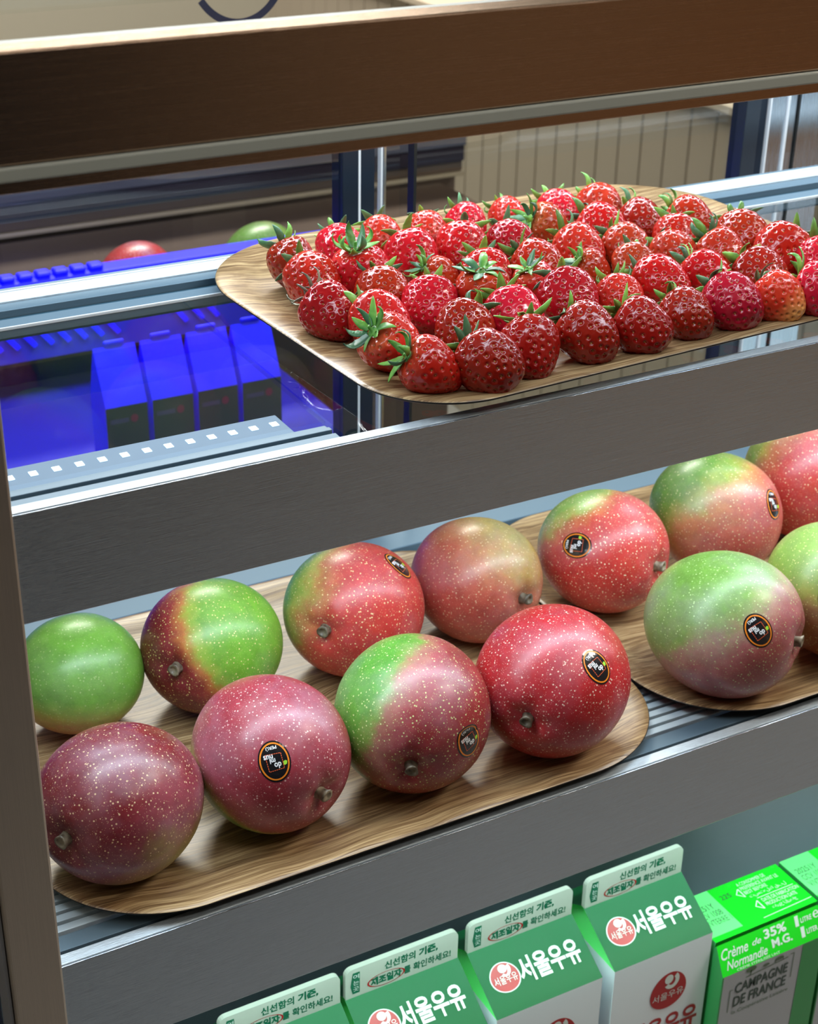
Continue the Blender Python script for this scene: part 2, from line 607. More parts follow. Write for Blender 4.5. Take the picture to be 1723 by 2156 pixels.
class Flat:
    """collects flat print shapes in (u, v) of a panel"""
    def __init__(self):
        self.v, self.f, self.m = [], [], []

    def add(self, vs, fs, mi):
        n = len(self.v)
        self.v += [(float(a), float(b)) for a, b in vs]
        self.f += [tuple(i + n for i in f) for f in fs]
        self.m += [mi] * len(fs)

    def text(self, s, x, y, w, h, mi, bold=0.0, shear=0.0, rot=0.0, ul=0.0):
        v, f = text_geo(s, bold, shear)
        v = v.copy()
        v[:, 0] *= w / max(v[:, 0].max(), 1e-6)
        v[:, 1] *= h / max(v[:, 1].max(), 1e-6)
        if rot:
            c, s_ = math.cos(rot), math.sin(rot)
            v = v @ np.array([[c, s_], [-s_, c]])
        v[:, 0] += x
        v[:, 1] += y
        self.add(v, f, mi)

    def poly(self, pts, mi):
        self.add(pts, [tuple(range(len(pts)))], mi)

    def ell(self, x, y, a, b, mi, n=36, egg=0.0):
        pts = []
        for i in range(n):
            t = 2 * math.pi * i / n
            k = 1 - egg * math.sin(t)
            pts.append((x + a * math.cos(t) * k, y + b * math.sin(t)))
        self.poly(pts, mi)

    def ring(self, x, y, a, b, th, mi, n=40, t0=0.0, t1=2 * math.pi, rot=0.0):
        vs, fs = [], []
        for i in range(n + 1):
            t = t0 + (t1 - t0) * i / n
            for s in (0, th):
                px, py = (a - s) * math.cos(t), (b - s) * math.sin(t)
                vs.append((x + px * math.cos(rot) - py * math.sin(rot), y + px * math.sin(rot) + py * math.cos(rot)))
        for i in range(n):
            fs.append((2 * i, 2 * i + 2, 2 * i + 3, 2 * i + 1))
        self.add(vs, fs, mi)

    def line(self, x0, y0, x1, y1, w, mi):
        d = Vector((x1 - x0, y1 - y0)).normalized()
        n = Vector((-d.y, d.x)) * w / 2
        self.add([(x0 - n.x, y0 - n.y), (x1 - n.x, y1 - n.y), (x1 + n.x, y1 + n.y), (x0 + n.x, y0 + n.y)], [(0, 1, 2, 3)], mi)

    def build(self, name, fn, mats, parent, lift=None):
        """fn maps (u, v, layer) to a point; layer grows with material index"""
        vm = {}
        for f, mi in zip(self.f, self.m):
            for i in f:
                vm[i] = mi
        vs = [fn(u, v, vm.get(i, 0)) for i, (u, v) in enumerate(self.v)]
        return from_py(name, vs, self.f, mats, parent, mi=self.m)


# ------------------------------------------------------------------ the shop room
def structure(o, kind='structure'):
    o['kind'] = kind
    return o


structure(box('floor', -2.6, 4.6, -3.2, 4.6, -0.05, 0.0, MAT['floor']))
structure(box('ceiling', -2.6, 4.6, -3.2, 4.6, 2.8, 2.85, MAT['ceiling']))
structure(box('wall_back', -2.6, 4.6, 4.6, 4.65, 0, 2.8, MAT['wall']))
structure(box('wall_front', -2.6, 4.6, -3.25, -3.2, 0, 2.8, MAT['wall_dark']))
structure(box('wall_left', -2.65, -2.6, -3.2, 4.6, 0, 2.8, MAT['wall']))
structure(box('wall_right', 4.6, 4.65, -3.2, 4.6, 0, 2.8, MAT['wall_dark']))
for i, (x, y) in enumerate([(0.9, -1.3), (2.3, -0.6), (1.2, 2.4), (-0.8, -2.2)]):
    t = empty('ceiling_light', (x, y, 2.8))
    tag(t, ['long ceiling light above the front of the case', 'long ceiling light above the right end of the case',
            'long ceiling light behind the case', 'long ceiling light at the far front of the shop'][i], 'light')
    bm = bmesh.new(); bm_box(bm, -0.62, 0.62, -0.17, 0.17, -0.06, 0.0, 0.004)
    from_bm('housing', bm, MAT['alu'], t)
    bm = bmesh.new(); bm_box(bm, -0.58, 0.58, -0.13, 0.13, -0.066, -0.0605)
    from_bm('diffuser', bm, MAT['lamp'], t)

# a charcoal cabinet opposite the case (unseen, added to darken the steel's reflections)
t = empty('opposite_cabinet', (-0.1, -1.48, 0))
tag(t, 'tall charcoal cabinet on the far side of the aisle, mirrored in the steel fronts', 'cabinet')
bm = bmesh.new(); bm_box(bm, -0.75, 0.82, -0.25, 0.22, 0.0, 2.1, 0.01)
from_bm('body', bm, MAT['cabinet'], t)
bm = bmesh.new(); bm_box(bm, -0.73, -0.07, 0.2205, 0.24, 0.08, 2.06, 0.004)
from_bm('door', bm, MAT['cabinet'], t)
bm = bmesh.new(); bm_box(bm, -0.06, 0.80, 0.2205, 0.24, 0.08, 2.06, 0.004)
from_bm('door', bm, MAT['cabinet'], t)

# a pale pillar and an oak sideboard further right, added unseen for brighter reflections
structure(box('trim_1', 1.36, 1.50, -2.10, -1.96, 0.0, 2.8, MAT['board_top'], bev=0.004))
t = empty('sideboard', (2.5, -1.85, 0))
tag(t, 'low brown sideboard across the aisle, mirrored at the right of the steel fronts', 'sideboard')
bm = bmesh.new(); bm_box(bm, -0.95, 0.95, -0.25, 0.23, 0.0, 0.86, 0.006)
from_bm('body', bm, MAT['side_wood'], t)
bm = bmesh.new(); bm_box(bm, -0.97, 0.97, -0.26, 0.25, 0.8605, 0.90, 0.004)
from_bm('top', bm, MAT['side_wood'], t)
for k in range(3):
    bm = bmesh.new(); bm_box(bm, -0.93 + k * 0.63, -0.34 + k * 0.63, 0.2305, 0.246, 0.05, 0.83, 0.004)
    from_bm('door', bm, MAT['side_wood'], t)

# ------------------------------------------------------------------ the display case
XL, XR = 0.176, 1.56
case = empty('display_case', (0.85, 0.2, 0.0))
tag(case, 'refrigerated steel and glass display case holding fruit trays and cartons', 'display case')


def cpart(name, x0, x1, y0, y1, z0, z1, mat, parent=None, bev=0.0):
    """a piece of the case in world coordinates, parented to the case or to one of its parts"""
    bm = bmesh.new()
    bm_box(bm, x0, x1, y0, y1, z0, z1, bev)
    par = parent or case
    off = Vector(case.location)
    if parent and parent is not case:
        off = off + Vector(parent.location)
    for v in bm.verts:
        v.co -= off
    return from_bm(name, bm, mat, par)


# header beam across the opening
header = empty('header', (0, 0, 0), case)
cpart('fascia', -0.4, XR + 0.3, -0.072, -0.055, 1.2672, 1.3132, MAT['header'], header, 0.001)
cpart('glass_rim', -0.4, XR + 0.3, -0.0735, -0.058, 1.2605, 1.2668, MAT['header_rim'], header, 0.001)
cpart('soffit', -0.4, XR + 0.3, -0.066, -0.040, 1.2535, 1.2603, MAT['header'], header, 0.0005)
cpart('top_cap', -0.4, XR + 0.3, -0.0545, -0.0480, 1.3060, 1.3128, MAT['strip'], header, 0.0005)
# upper glass with a painted ring
cpart('upper_glass', XL, XR, 0.002, 0.008, 1.3135, 1.75, MAT['glass'], case)

# left post
post = empty('front_post', (0, 0, 0), case)
cpart('upright', 0.1450, 0.1745, -0.012, 0.020, 0.0, 1.26, MAT['post'], post, 0.0015)
cpart('trim', 0.1425, 0.1445, -0.006, 0.014, 0.0, 1.26, MAT['post_light'], post)
cpart('end_glass', 0.1665, 0.1725, 0.0205, 0.430, 0.354, 1.240, MAT['glass'], case)
cpart('end_panel', 0.150, 0.1745, 0.0205, 0.44, 0.10, 0.20, MAT['band'], case)
cpart('upright', XR, XR + 0.03, -0.012, 0.020, 0.0, 1.26, MAT['post'], post, 0.0015)

# upper shelf: steel front, ledge, glass panes, rear rail
s1 = empty('shelf', (0, 0, 0), case)
cpart('front_band', XL, XR, 0.0, 0.0012, 1.0060, 1.0700, MAT['band'], s1, 0.0004)
cpart('front_edge', XL, XR, 0.0013, 0.0094, 1.0660, 1.0706, MAT['strip'], s1, 0.0003)
cpart('ledge', XL, 0.3680, 0.0096, 0.0185, 1.0620, 1.0690, MAT['ledge'], s1, 0.0003)
cpart('ledge_groove', XL, 0.3680, 0.0186, 0.0222, 1.0615, 1.0672, MAT['groove'], s1)
cpart('ledge', XL, 0.3680, 0.0223, 0.0265, 1.0620, 1.0694, MAT['ledge'], s1, 0.0003)
cpart('ledge', XL, 0.3680, 0.0267, 0.0320, 1.0620, 1.0680, MAT['ledge'], s1, 0.0003)
cpart('glass_pane', XL, 0.3686, 0.0325, 0.2600, 1.0655, 1.0703, MAT['glass'], s1)
cpart('glass_pane', 0.3700, XR, 0.0098, 0.2600, 1.0655, 1.0703, MAT['glass'], s1)
# LED strip under the left pane
cpart('led_strip', XL, 0.3600, 0.040, 0.0830, 1.0530, 1.0560, MAT['led_tube'], s1, 0.0008)
leds = []
for k in range(13):
    for row, yy in enumerate((0.050, 0.070)):
        x = 0.190 + k * 0.0132 + row * 0.005
        cpart('led', x - 0.0022, x + 0.0022, yy - 0.0026, yy + 0.0026, 1.0561, 1.0566, MAT['led'], s1)
# rear rail
cpart('rear_rail', XL, XR, 0.2560, 0.2700, 1.0630, 1.0706, MAT['ledge'], s1, 0.0003)
cpart('rail_lip', XL, XR, 0.2545, 0.2558, 1.0690, 1.0709, MAT['bright_line'], s1)
cpart('rail_groove', XL, XR, 0.2702, 0.2870, 1.0560, 1.0650, MAT['groove'], s1)
cpart('rear_rail', XL, XR, 0.2872, 0.3010, 1.0600, 1.0700, MAT['ledge'], s1, 0.0003)
cpart('rear_edge', XL, XR, 0.3012, 0.3190, 1.0600, 1.0712, MAT['strip'], s1, 0.0003)
cpart('rail_lip', XL, XR, 0.3192, 0.3208, 1.0690, 1.0718, MAT['bright_line'], s1)
cpart('rear_rail', XL, XR, 0.3210, 0.3330, 1.0600, 1.0690, MAT['ledge'], s1, 0.0003)

# lower shelf: steel front, ledge, vent slats
s2 = empty('shelf', (0, 0, 0), case)
cpart('front_band', XL, XR, 0.0, 0.0012, 0.6928, 0.7688, MAT['band'], s2, 0.0004)
cpart('front_edge', XL, XR, 0.0013, 0.0098, 0.7640, 0.7697, MAT['strip'], s2, 0.0004)
cpart('gap', XL, XR, 0.0099, 0.0130, 0.7600, 0.7650, MAT['black'], s2)
cpart('ledge', XL, XR, 0.0131, 0.0262, 0.7610, 0.7690, MAT['ledge'], s2, 0.0004)
for k in range(34):
    y = 0.0290 + k * 0.0091
    cpart('vent_slat', XL, XR, y, y + 0.0060, 0.7630, 0.7695, MAT['slat'], s2, 0.0004)
cpart('vent_tray', XL, XR, 0.0264, 0.3450, 0.7520, 0.7560, MAT['slot_dark'], s2)
cpart('rear_rail', XL, XR, 0.3460, 0.3900, 0.7600, 0.7780, MAT['ledge'], s2, 0.001)
cpart('led_strip', XL, XR, 0.020, 0.040, 0.7440, 0.7500, MAT['led_tube'], s2, 0.001)

# inner back panel, floor and base of the case
cpart('inner_panel', XL, XR, 0.190, 0.196, 0.3540, 0.7440, MAT['inner'], case, 0.0005)
cpart('deck', XL, XR, 0.000, 0.1895, 0.3440, 0.3538, MAT['slat'], case, 0.0005)
cpart('base', 0.10, XR + 0.03, 0.0, 0.44, 0.02, 0.3435, MAT['band'], case, 0.003)

# rear sliding doors
DY = 0.400
ks = 1.5556 / 1.47


def dx(a):
    return a * ks


door = empty('sliding_door', (0, 0, 0), case)
cpart('stile', dx(.5345), dx(.5478), DY, DY + 0.02, 0.62, 1.17, MAT['dark_stile'], door, 0.0006)
cpart('seam', dx(.5479), dx(.5497), DY, DY + 0.018, 0.62, 1.17, MAT['bright_line'], door)
cpart('stile', dx(.5498), dx(.5616), DY, DY + 0.02, 0.62, 1.17, MAT['dark_stile'], door, 0.0006)
cpart('edge_strip', dx(.5617), dx(.5628), DY + 0.004, DY + 0.010, 0.62, 1.17, MAT['bright_line'], door)
cpart('edge_strip', dx(.5690), dx(.5705), DY + 0.004, DY + 0.010, 0.62, 1.17, MAT['bright_line'], door)
cpart('edge_strip', dx(.5715), dx(.5735), DY + 0.004, DY + 0.010, 0.62, 1.17, MAT['alu'], door)
cpart('gasket', dx(.5956), dx(.5981), DY, DY + 0.010, 0.62, 1.17, MAT['black'], door)
cpart('glass_pane', XL, dx(.5343), DY + 0.004, DY + 0.009, 0.62, 1.17, MAT['glass_door'], door)
door2 = empty('sliding_door', (0, 0, 0), case)
cpart('glass_pane', dx(.5630), dx(.9197), DY + 0.012, DY + 0.017, 0.62, 1.17, MAT['glass_door'], door2)
cpart('stile', dx(.9199), dx(.9355), DY, DY + 0.02, 0.62, 1.17, MAT['dark_stile2'], door2, 0.0006)
cpart('stile', dx(.9356), dx(.9459), DY + 0.004, DY + 0.02, 0.62, 1.17, MAT['dark_stile'], door2)
cpart('edge_strip', dx(.9460), dx(.9475), DY, DY + 0.012, 0.62, 1.17, MAT['bright_line'], door2)
cpart('upright', dx(.9476), dx(.9655), DY + 0.002, DY + 0.02, 0.62, 1.17, MAT['alu'], door2, 0.0006)
cpart('edge_strip', dx(.9660), dx(.9680), DY, DY + 0.012, 0.62, 1.17, MAT['bright_line'], door2)
cpart('upright', dx(.9682), dx(.9780), DY + 0.002, DY + 0.02, 0.62, 1.17, MAT['alu'], door2, 0.0006)
cpart('gasket', dx(.9783), dx(.9800), DY, DY + 0.015, 0.62, 1.17, MAT['black'], door2)
cpart('upright', dx(.9803), dx(1.015), DY + 0.002, DY + 0.02, 0.62, 1.17, MAT['alu'], door2, 0.0006)
cpart('glass_pane', dx(1.016), XR, DY + 0.004, DY + 0.009, 0.62, 1.17, MAT['glass_door'], door2)
cpart('lower_track', XL, XR, DY - 0.003, DY + 0.03, 0.600, 0.6195, MAT['alu'], case, 0.001)
cpart('upper_track', XL, XR, DY - 0.003, DY + 0.03, 1.1705, 1.190, MAT['dark_stile2'], case, 0.001)

# painted ring on the upper glass
F = Flat()
F.ring(0, 0, 0.026, 0.030, 0.0035, 0, t0=-2.5, t1=-0.1)
F.ring(-0.003, 0.008, 0.0155, 0.018, 0.0035, 0, t0=-3.0, t1=-0.2)
F.line(-0.0235, -0.012, -0.026, 0.03, 0.0016, 0)
o = F.build('ring_print', lambda u, v, l: (0.3100 + u - 0.85, -0.0015 - 0.2 + 0.003, 1.330 + v), [MAT['logo']], case)

# ------------------------------------------------------------------ behind the case
rear = empty('rear_counter', (0.6, 0.95, 0.0))  # made-up counter filling the unclear blue area behind the glass
tag(rear, 'dark blue lit work counter with vent slots seen through the left glass of the case', 'counter')


def rpart(name, x0, x1, y0, y1, z0, z1, mat, bev=0.0, par=None):
    bm = bmesh.new()
    bm_box(bm, x0 - 0.6, x1 - 0.6, y0 - 0.95, y1 - 0.95, z0, z1, bev)
    return from_bm(name, bm, mat, par or rear)


rpart('body', -0.35, 0.74, 0.52, 1.35, 0.0, 0.690, MAT['navy'], 0.003)
rpart('worktop', -0.36, 0.745, 0.50, 1.352, 0.691, 0.705, MAT['blue_deep'], 0.003)
rpart('back_panel', -0.36, 0.90, 1.300, 1.318, 0.7055, 0.7600, MAT['blue_deep'], 0.002)
rpart('shelf_lip', -0.36, 0.86, 0.930, 0.9595, 0.8420, 0.8560, MAT['blue'], 0.003)
rpart('shelf_board', -0.36, 1.20, 0.9600, 1.33, 0.7620, 0.7700, MAT['rear_brown'], 0.002)
rpart('apron', -0.36, 0.86, 0.9400, 0.9595, 0.7605, 0.8415, MAT['blue_deep'], 0.001)
for x in [0.418 + 0.0194 * k for k in range(-3, 7)] + [0.617, 0.637, 0.656]:
    bm = bmesh.new()
    bm_box(bm, -0.0032, 0.0032, -0.0025, 0.0025, -0.0175, 0.0175, 0.001)
    m = Matrix.Rotation(math.radians(-38), 4, 'Y')
    bmesh.ops.transform(bm, matrix=m, verts=bm.verts)
    bmesh.ops.translate(bm, vec=(x + 0.006 - 0.6, 0.9372 - 0.95, 0.792), verts=bm.verts)
    from_bm('vent_slot', bm, MAT['blue'], rear)
for k in range(6):  # added bumps standing in for reflected carton tops
    bm = bmesh.new()
    bm_box(bm, -0.008, 0.008, -0.008, 0.008, 0.0, 0.006, 0.0025)
    bmesh.ops.translate(bm, vec=(0.43 + k * 0.020 - 0.6, 0.942 - 0.95, 0.8562), verts=bm.verts)
    from_bm('clip', bm, MAT['blue'], rear)

# rear hood: brown and cream bands standing in for reflections in the door glass
streaks = empty('rear_hood', (0.5, 1.42, 0.0))
tag(streaks, 'brown metal hood with a cream lit lower edge behind the left glass door', 'hood')
for nm, x0, x1, y0, y1, z0, z1, mt in [
        ('lower_panel', -0.5, 1.25, 1.37, 1.39, 0.0, 0.7700, 'rear_brown'),
        ('cream_edge', -0.5, 1.25, 1.345, 1.39, 0.7705, 0.7770, 'rear_cream'),
        ('lit_band', -0.5, 1.25, 1.350, 1.39, 0.7775, 0.7930, 'rear_brown'),
        ('dark_band', -0.5, 1.25, 1.345, 1.39, 0.7935, 0.8180, 'rear_purple'),
        ('pale_band', -0.5, 1.25, 1.340, 1.39, 0.8185, 0.8450, 'rear_pale'),
        ('upper_panel', -0.5, 1.25, 1.340, 1.39, 0.8455, 0.93, 'rear_brown')]:
    bm = bmesh.new()
    bm_box(bm, x0 - 0.5, x1 - 0.5, y0 - 1.42, y1 - 1.42, z0, z1, 0.002)
    from_bm(nm, bm, MAT[mt], streaks)

# taupe board counter running into depth at the right
bc = empty('board_counter', (1.7, 2.2, 0.0))
tag(bc, 'taupe counter clad in upright boards behind the right glass door', 'counter')
bmb = bmesh.new()
bm_box(bmb, 0.0, 0.018, 0.0015, 0.0635, 0.0, 0.835, 0.002)
bme = bpy.data.meshes.new('board')
bmb.to_mesh(bme)
bmb.free()
bme.materials.append(MAT['board'])
for k in range(34):
    o = bpy.data.objects.new('board', bme)
    COL.objects.link(o)
    o.parent = bc
    o.location = (0, 0.85 - 2.2 + k * 0.065, 0)
bm = bmesh.new(); bm_box(bm, 0.0185, 0.50, 0.85 - 2.2, 0.86, 0.0, 0.834)
from_bm('core', bm, MAT['rear_brown'], bc)
bm = bmesh.new(); bm_box(bm, -0.012, 0.50, 0.84 - 2.2, 0.87, 0.8355, 0.850, 0.002)
from_bm('counter_top', bm, MAT['board_top'], bc)


# ------------------------------------------------------------------ trays
def tray(name, x0, x1, y0, y1, z, R, label, hs=0.66, rz=0.0):
    W_, D_ = (x1 - x0) / 2, (y1 - y0) / 2
    NP = 30

    def ring(i, zz):
        pts = []
        for q, (sx, sy) in enumerate(((1, 1), (-1, 1), (-1, -1), (1, -1))):
            r = max((R[q] if isinstance(R, tuple) else R) - i, 0.018)
            a, b = W_ - i - r, D_ - i - r
            zz_ = zz * hs if zz > 0.0052 else (0.0035 + (zz - 0.0035) * 0.55 if zz > 0.0035 else zz)
            for k in range(NP):
                t = math.pi / 2 * (q + k / (NP - 1))
                pts.append((sx * a + r * math.cos(t), sy * b + r * math.sin(t), zz_))
        return pts
    top = [(0.0, .0138), (.0008, .0146), (.0035, .0148), (.010, .0138), (.020, .0108), (.030, .0075), (.040, .0052), (.050, .0040), (.060, .0036), (.075, .0035)]
    vs, fs = [], []
    n = 4 * NP
    for i, zz in top:
        vs += ring(i, zz)
    for a in range(len(top) - 1):
        for k in range(n):
            k2 = (k + 1) % n
            fs.append((a * n + k, a * n + k2, (a + 1) * n + k2, (a + 1) * n + k))
    fs.append(tuple((len(top) - 1) * n + k for k in range(n)))
    loc = Vector(((x0 + x1) / 2, (y0 + y1) / 2, z))
    o = from_py(name, vs, fs, MAT['wood'], smooth=True)
    o.location = loc
    o.rotation_euler = (0, 0, math.radians(rz))
    tag(o, label, 'tray', 'oak veneer trays in the display case')
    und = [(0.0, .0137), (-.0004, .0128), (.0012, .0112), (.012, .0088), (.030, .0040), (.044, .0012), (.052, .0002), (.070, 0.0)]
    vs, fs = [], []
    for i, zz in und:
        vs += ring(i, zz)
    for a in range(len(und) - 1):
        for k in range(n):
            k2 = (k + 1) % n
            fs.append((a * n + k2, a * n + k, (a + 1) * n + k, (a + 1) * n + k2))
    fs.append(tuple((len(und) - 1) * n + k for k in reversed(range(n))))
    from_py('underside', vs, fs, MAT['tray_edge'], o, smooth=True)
    return o


tray('serving_tray', 0.392, 0.828, 0.0050, 0.3250, 1.0722, (0.085, 0.098, 0.060, 0.070), 'oak veneer tray on the upper glass shelf, holding the strawberries', rz=3.4)
tray('serving_tray', 0.1860, 0.6475, 0.0000, 0.3430, 0.7700, 0.088, 'oak veneer tray on the lower shelf holding the left group of mangoes')
tray('serving_tray', 0.6495, 1.1100, 0.0035, 0.3430, 0.7700, 0.085, 'oak veneer tray on the lower shelf holding the right group of mangoes')


# ------------------------------------------------------------------ mangoes
def basis(d, up=(0, 0, 1), roll=0.0):
    z = Vector(d).normalized()
    u = Vector(up)
    y = u - z * u.dot(z)
    if y.length < 1e-3:
        u = Vector((1, 0, 0)); y = u - z * u.dot(z)
    y.normalize()
    x = y.cross(z)
    m = Matrix((x, y, z)).transposed()
    return m @ Matrix.Rotation(roll, 3, 'Z')


def mango_mesh(Lz, T, seed, NU=64, NV=44):
    rnd = random.Random(seed)
    off = Vector((rnd.uniform(-9, 9), rnd.uniform(-9, 9), rnd.uniform(-9, 9)))
    bend = rnd.uniform(0.03, 0.07)
    vs, fs = [(0, 0, 0)], []

    def P(phi, th):
        c, s = math.cos(phi), math.sin(phi)
        rr = T * (s ** 0.96) * (1 + 0.05 * c)
        z = Lz * c
        z -= Lz * 0.12 * math.exp(-(phi / 0.19) ** 2)       # stem hollow
        x = rr * math.cos(th) + bend * T * (1 - c) * 0.5
        y = rr * math.sin(th) * 0.965
        # shallow furrows round the stem
        z += Lz * 0.010 * math.exp(-((phi - 0.30) / 0.16) ** 2) * math.sin(5 * th + seed)
        p = Vector((x, y, z))
        nn = noise.noise(p * 16 + off) * 0.012 + noise.noise(p * 45 + off) * 0.003
        return p * (1 + nn)
    vs = [P(1e-4, 0)]
    for i in range(1, NV):
        phi = math.pi * i / NV
        for j in range(NU):
            vs.append(P(phi, 2 * math.pi * j / NU))
    vs.append(P(math.pi - 1e-4, 0))
    for j in range(NU):
        fs.append((0, 1 + j, 1 + (j + 1) % NU))
    for i in range(NV - 2):
        for j in range(NU):
            a = 1 + i * NU + j
            b = 1 + i * NU + (j + 1) % NU
            fs.append((a, a + NU, b + NU, b))
    l = len(vs) - 1
    for j in range(NU):
        fs.append((l, 1 + (NV - 2) * NU + (j + 1) % NU, 1 + (NV - 2) * NU + j))
    return vs, fs


def stem(parent, z, r=0.0044, h=0.0080, tilt=(0.12, 0.1)):
    vs, fs = [], []
    n = 12
    prof = [(1.5, -0.004), (1.15, 0.0002), (0.92, 0.25 * h), (0.90, 0.7 * h), (1.05, 0.97 * h), (0.92, h), (0.62, h), (0.55, h * 0.86)]
    for k, (q, zz) in enumerate(prof):
        for j in range(n):
            a = 2 * math.pi * j / n
            rr = r * q * (1 + 0.10 * math.sin(3 * a + k))
            vs.append((rr * math.cos(a) + tilt[0] * max(zz, 0), rr * math.sin(a) + tilt[1] * max(zz, 0), z + zz))
    for k in range(len(prof) - 1):
        for j in range(n):
            fs.append((k * n + j, k * n + (j + 1) % n, (k + 1) * n + (j + 1) % n, (k + 1) * n + j))
    fs.append(tuple((len(prof) - 1) * n + j for j in range(n)))
    return from_py('stem', vs, fs, MAT['stem'], parent, smooth=True)


def sticker(parent, bvh, dloc, uploc, a=0.0102, b=0.0130, peel=False):
    d = Vector(dloc).normalized()
    up = Vector(uploc)
    hit = bvh.ray_cast(d * 0.12, -d)
    if hit[0] is None:
        return
    p0, nrm = hit[0], hit[1]
    if nrm.dot(d) < 0:
        nrm = -nrm
    n = nrm.normalized()
    v = (up - n * up.dot(n)).normalized()
    u = v.cross(n)
    F = Flat()
    # black oval as a fine grid so that it follows the skin
    vs, fs = [(0, 0)], []
    NR, NS = 6, 40
    for i in range(1, NR + 1):
        for j in range(NS):
            t = 2 * math.pi * j / NS
            vs.append((math.cos(t) * 0.785 * i / NR, math.sin(t) * i / NR))
    for j in range(NS):
        fs.append((0, 1 + j, 1 + (j + 1) % NS))
    for i in range(NR - 1):
        for j in range(NS):
            fs.append((1 + i * NS + j, 1 + (i + 1) * NS + j, 1 + (i + 1) * NS + (j + 1) % NS, 1 + i * NS + (j + 1) % NS))
    F.add(vs, fs, 0)
    F.ring(0, 0, 0.715, 0.915, 0.075, 1, n=48)
    q = [(-0.40, 0.40), (0.34, 0.44), (0.38, -0.38), (-0.38, -0.34)]
    for (ax, ay), (bx, by) in zip(q, q[1:] + q[:1]):
        for s in range(7):
            F.line(ax + (bx - ax) * s / 7, ay + (by - ay) * s / 7, ax + (bx - ax) * (s + .72) / 7, ay + (by - ay) * (s + .72) / 7, 0.035, 2)
    F.text('do', -0.30, 0.06, 0.34, 0.30, 3, bold=0.03)
    F.text('mi', -0.06, -0.16, 0.28, 0.24, 3, bold=0.03)
    F.text('nus', 0.02, -0.38, 0.46, 0.21, 3, bold=0.03)
    F.text('PERÚ', -0.24, -0.74, 0.52, 0.20, 3, bold=0.02)
    F.poly([(-0.60, 0.10), (-0.56, 0.24), (-0.44, 0.28), (-0.40, 0.20), (-0.42, 0.08), (-0.52, 0.05)], 4)

    def fn(x, y, l):
        o_ = p0 + u * (x * a / 0.785) + v * (y * b) + n * 0.03
        h = bvh.ray_cast(o_, -n)
        q_ = h[0] if h[0] is not None else p0 + u * (x * a / 0.785) + v * (y * b)
        lift = 0.00018 + 0.00010 * (1 if l else 0)
        if peel:
            s = -x * 0.5 - y * 0.9 - 0.55
            if s > 0:
                lift += 0.007 * s
        return q_ + n * lift
    o_ = F.build('sticker', fn, [MAT['st_black'], MAT['st_orange'], MAT['st_red'], MAT['st_white'], MAT['st_green']], parent)
    return o_


GRN = (0.16, 0.38, 0.045)
LGRN = (0.28, 0.46, 0.07)
YEL = (0.62, 0.42, 0.10)
CORAL = (0.56, 0.045, 0.035)
PINK = (0.52, 0.12, 0.13)
PURP = (0.30, 0.045, 0.07)
MAR = (0.17, 0.012, 0.015)
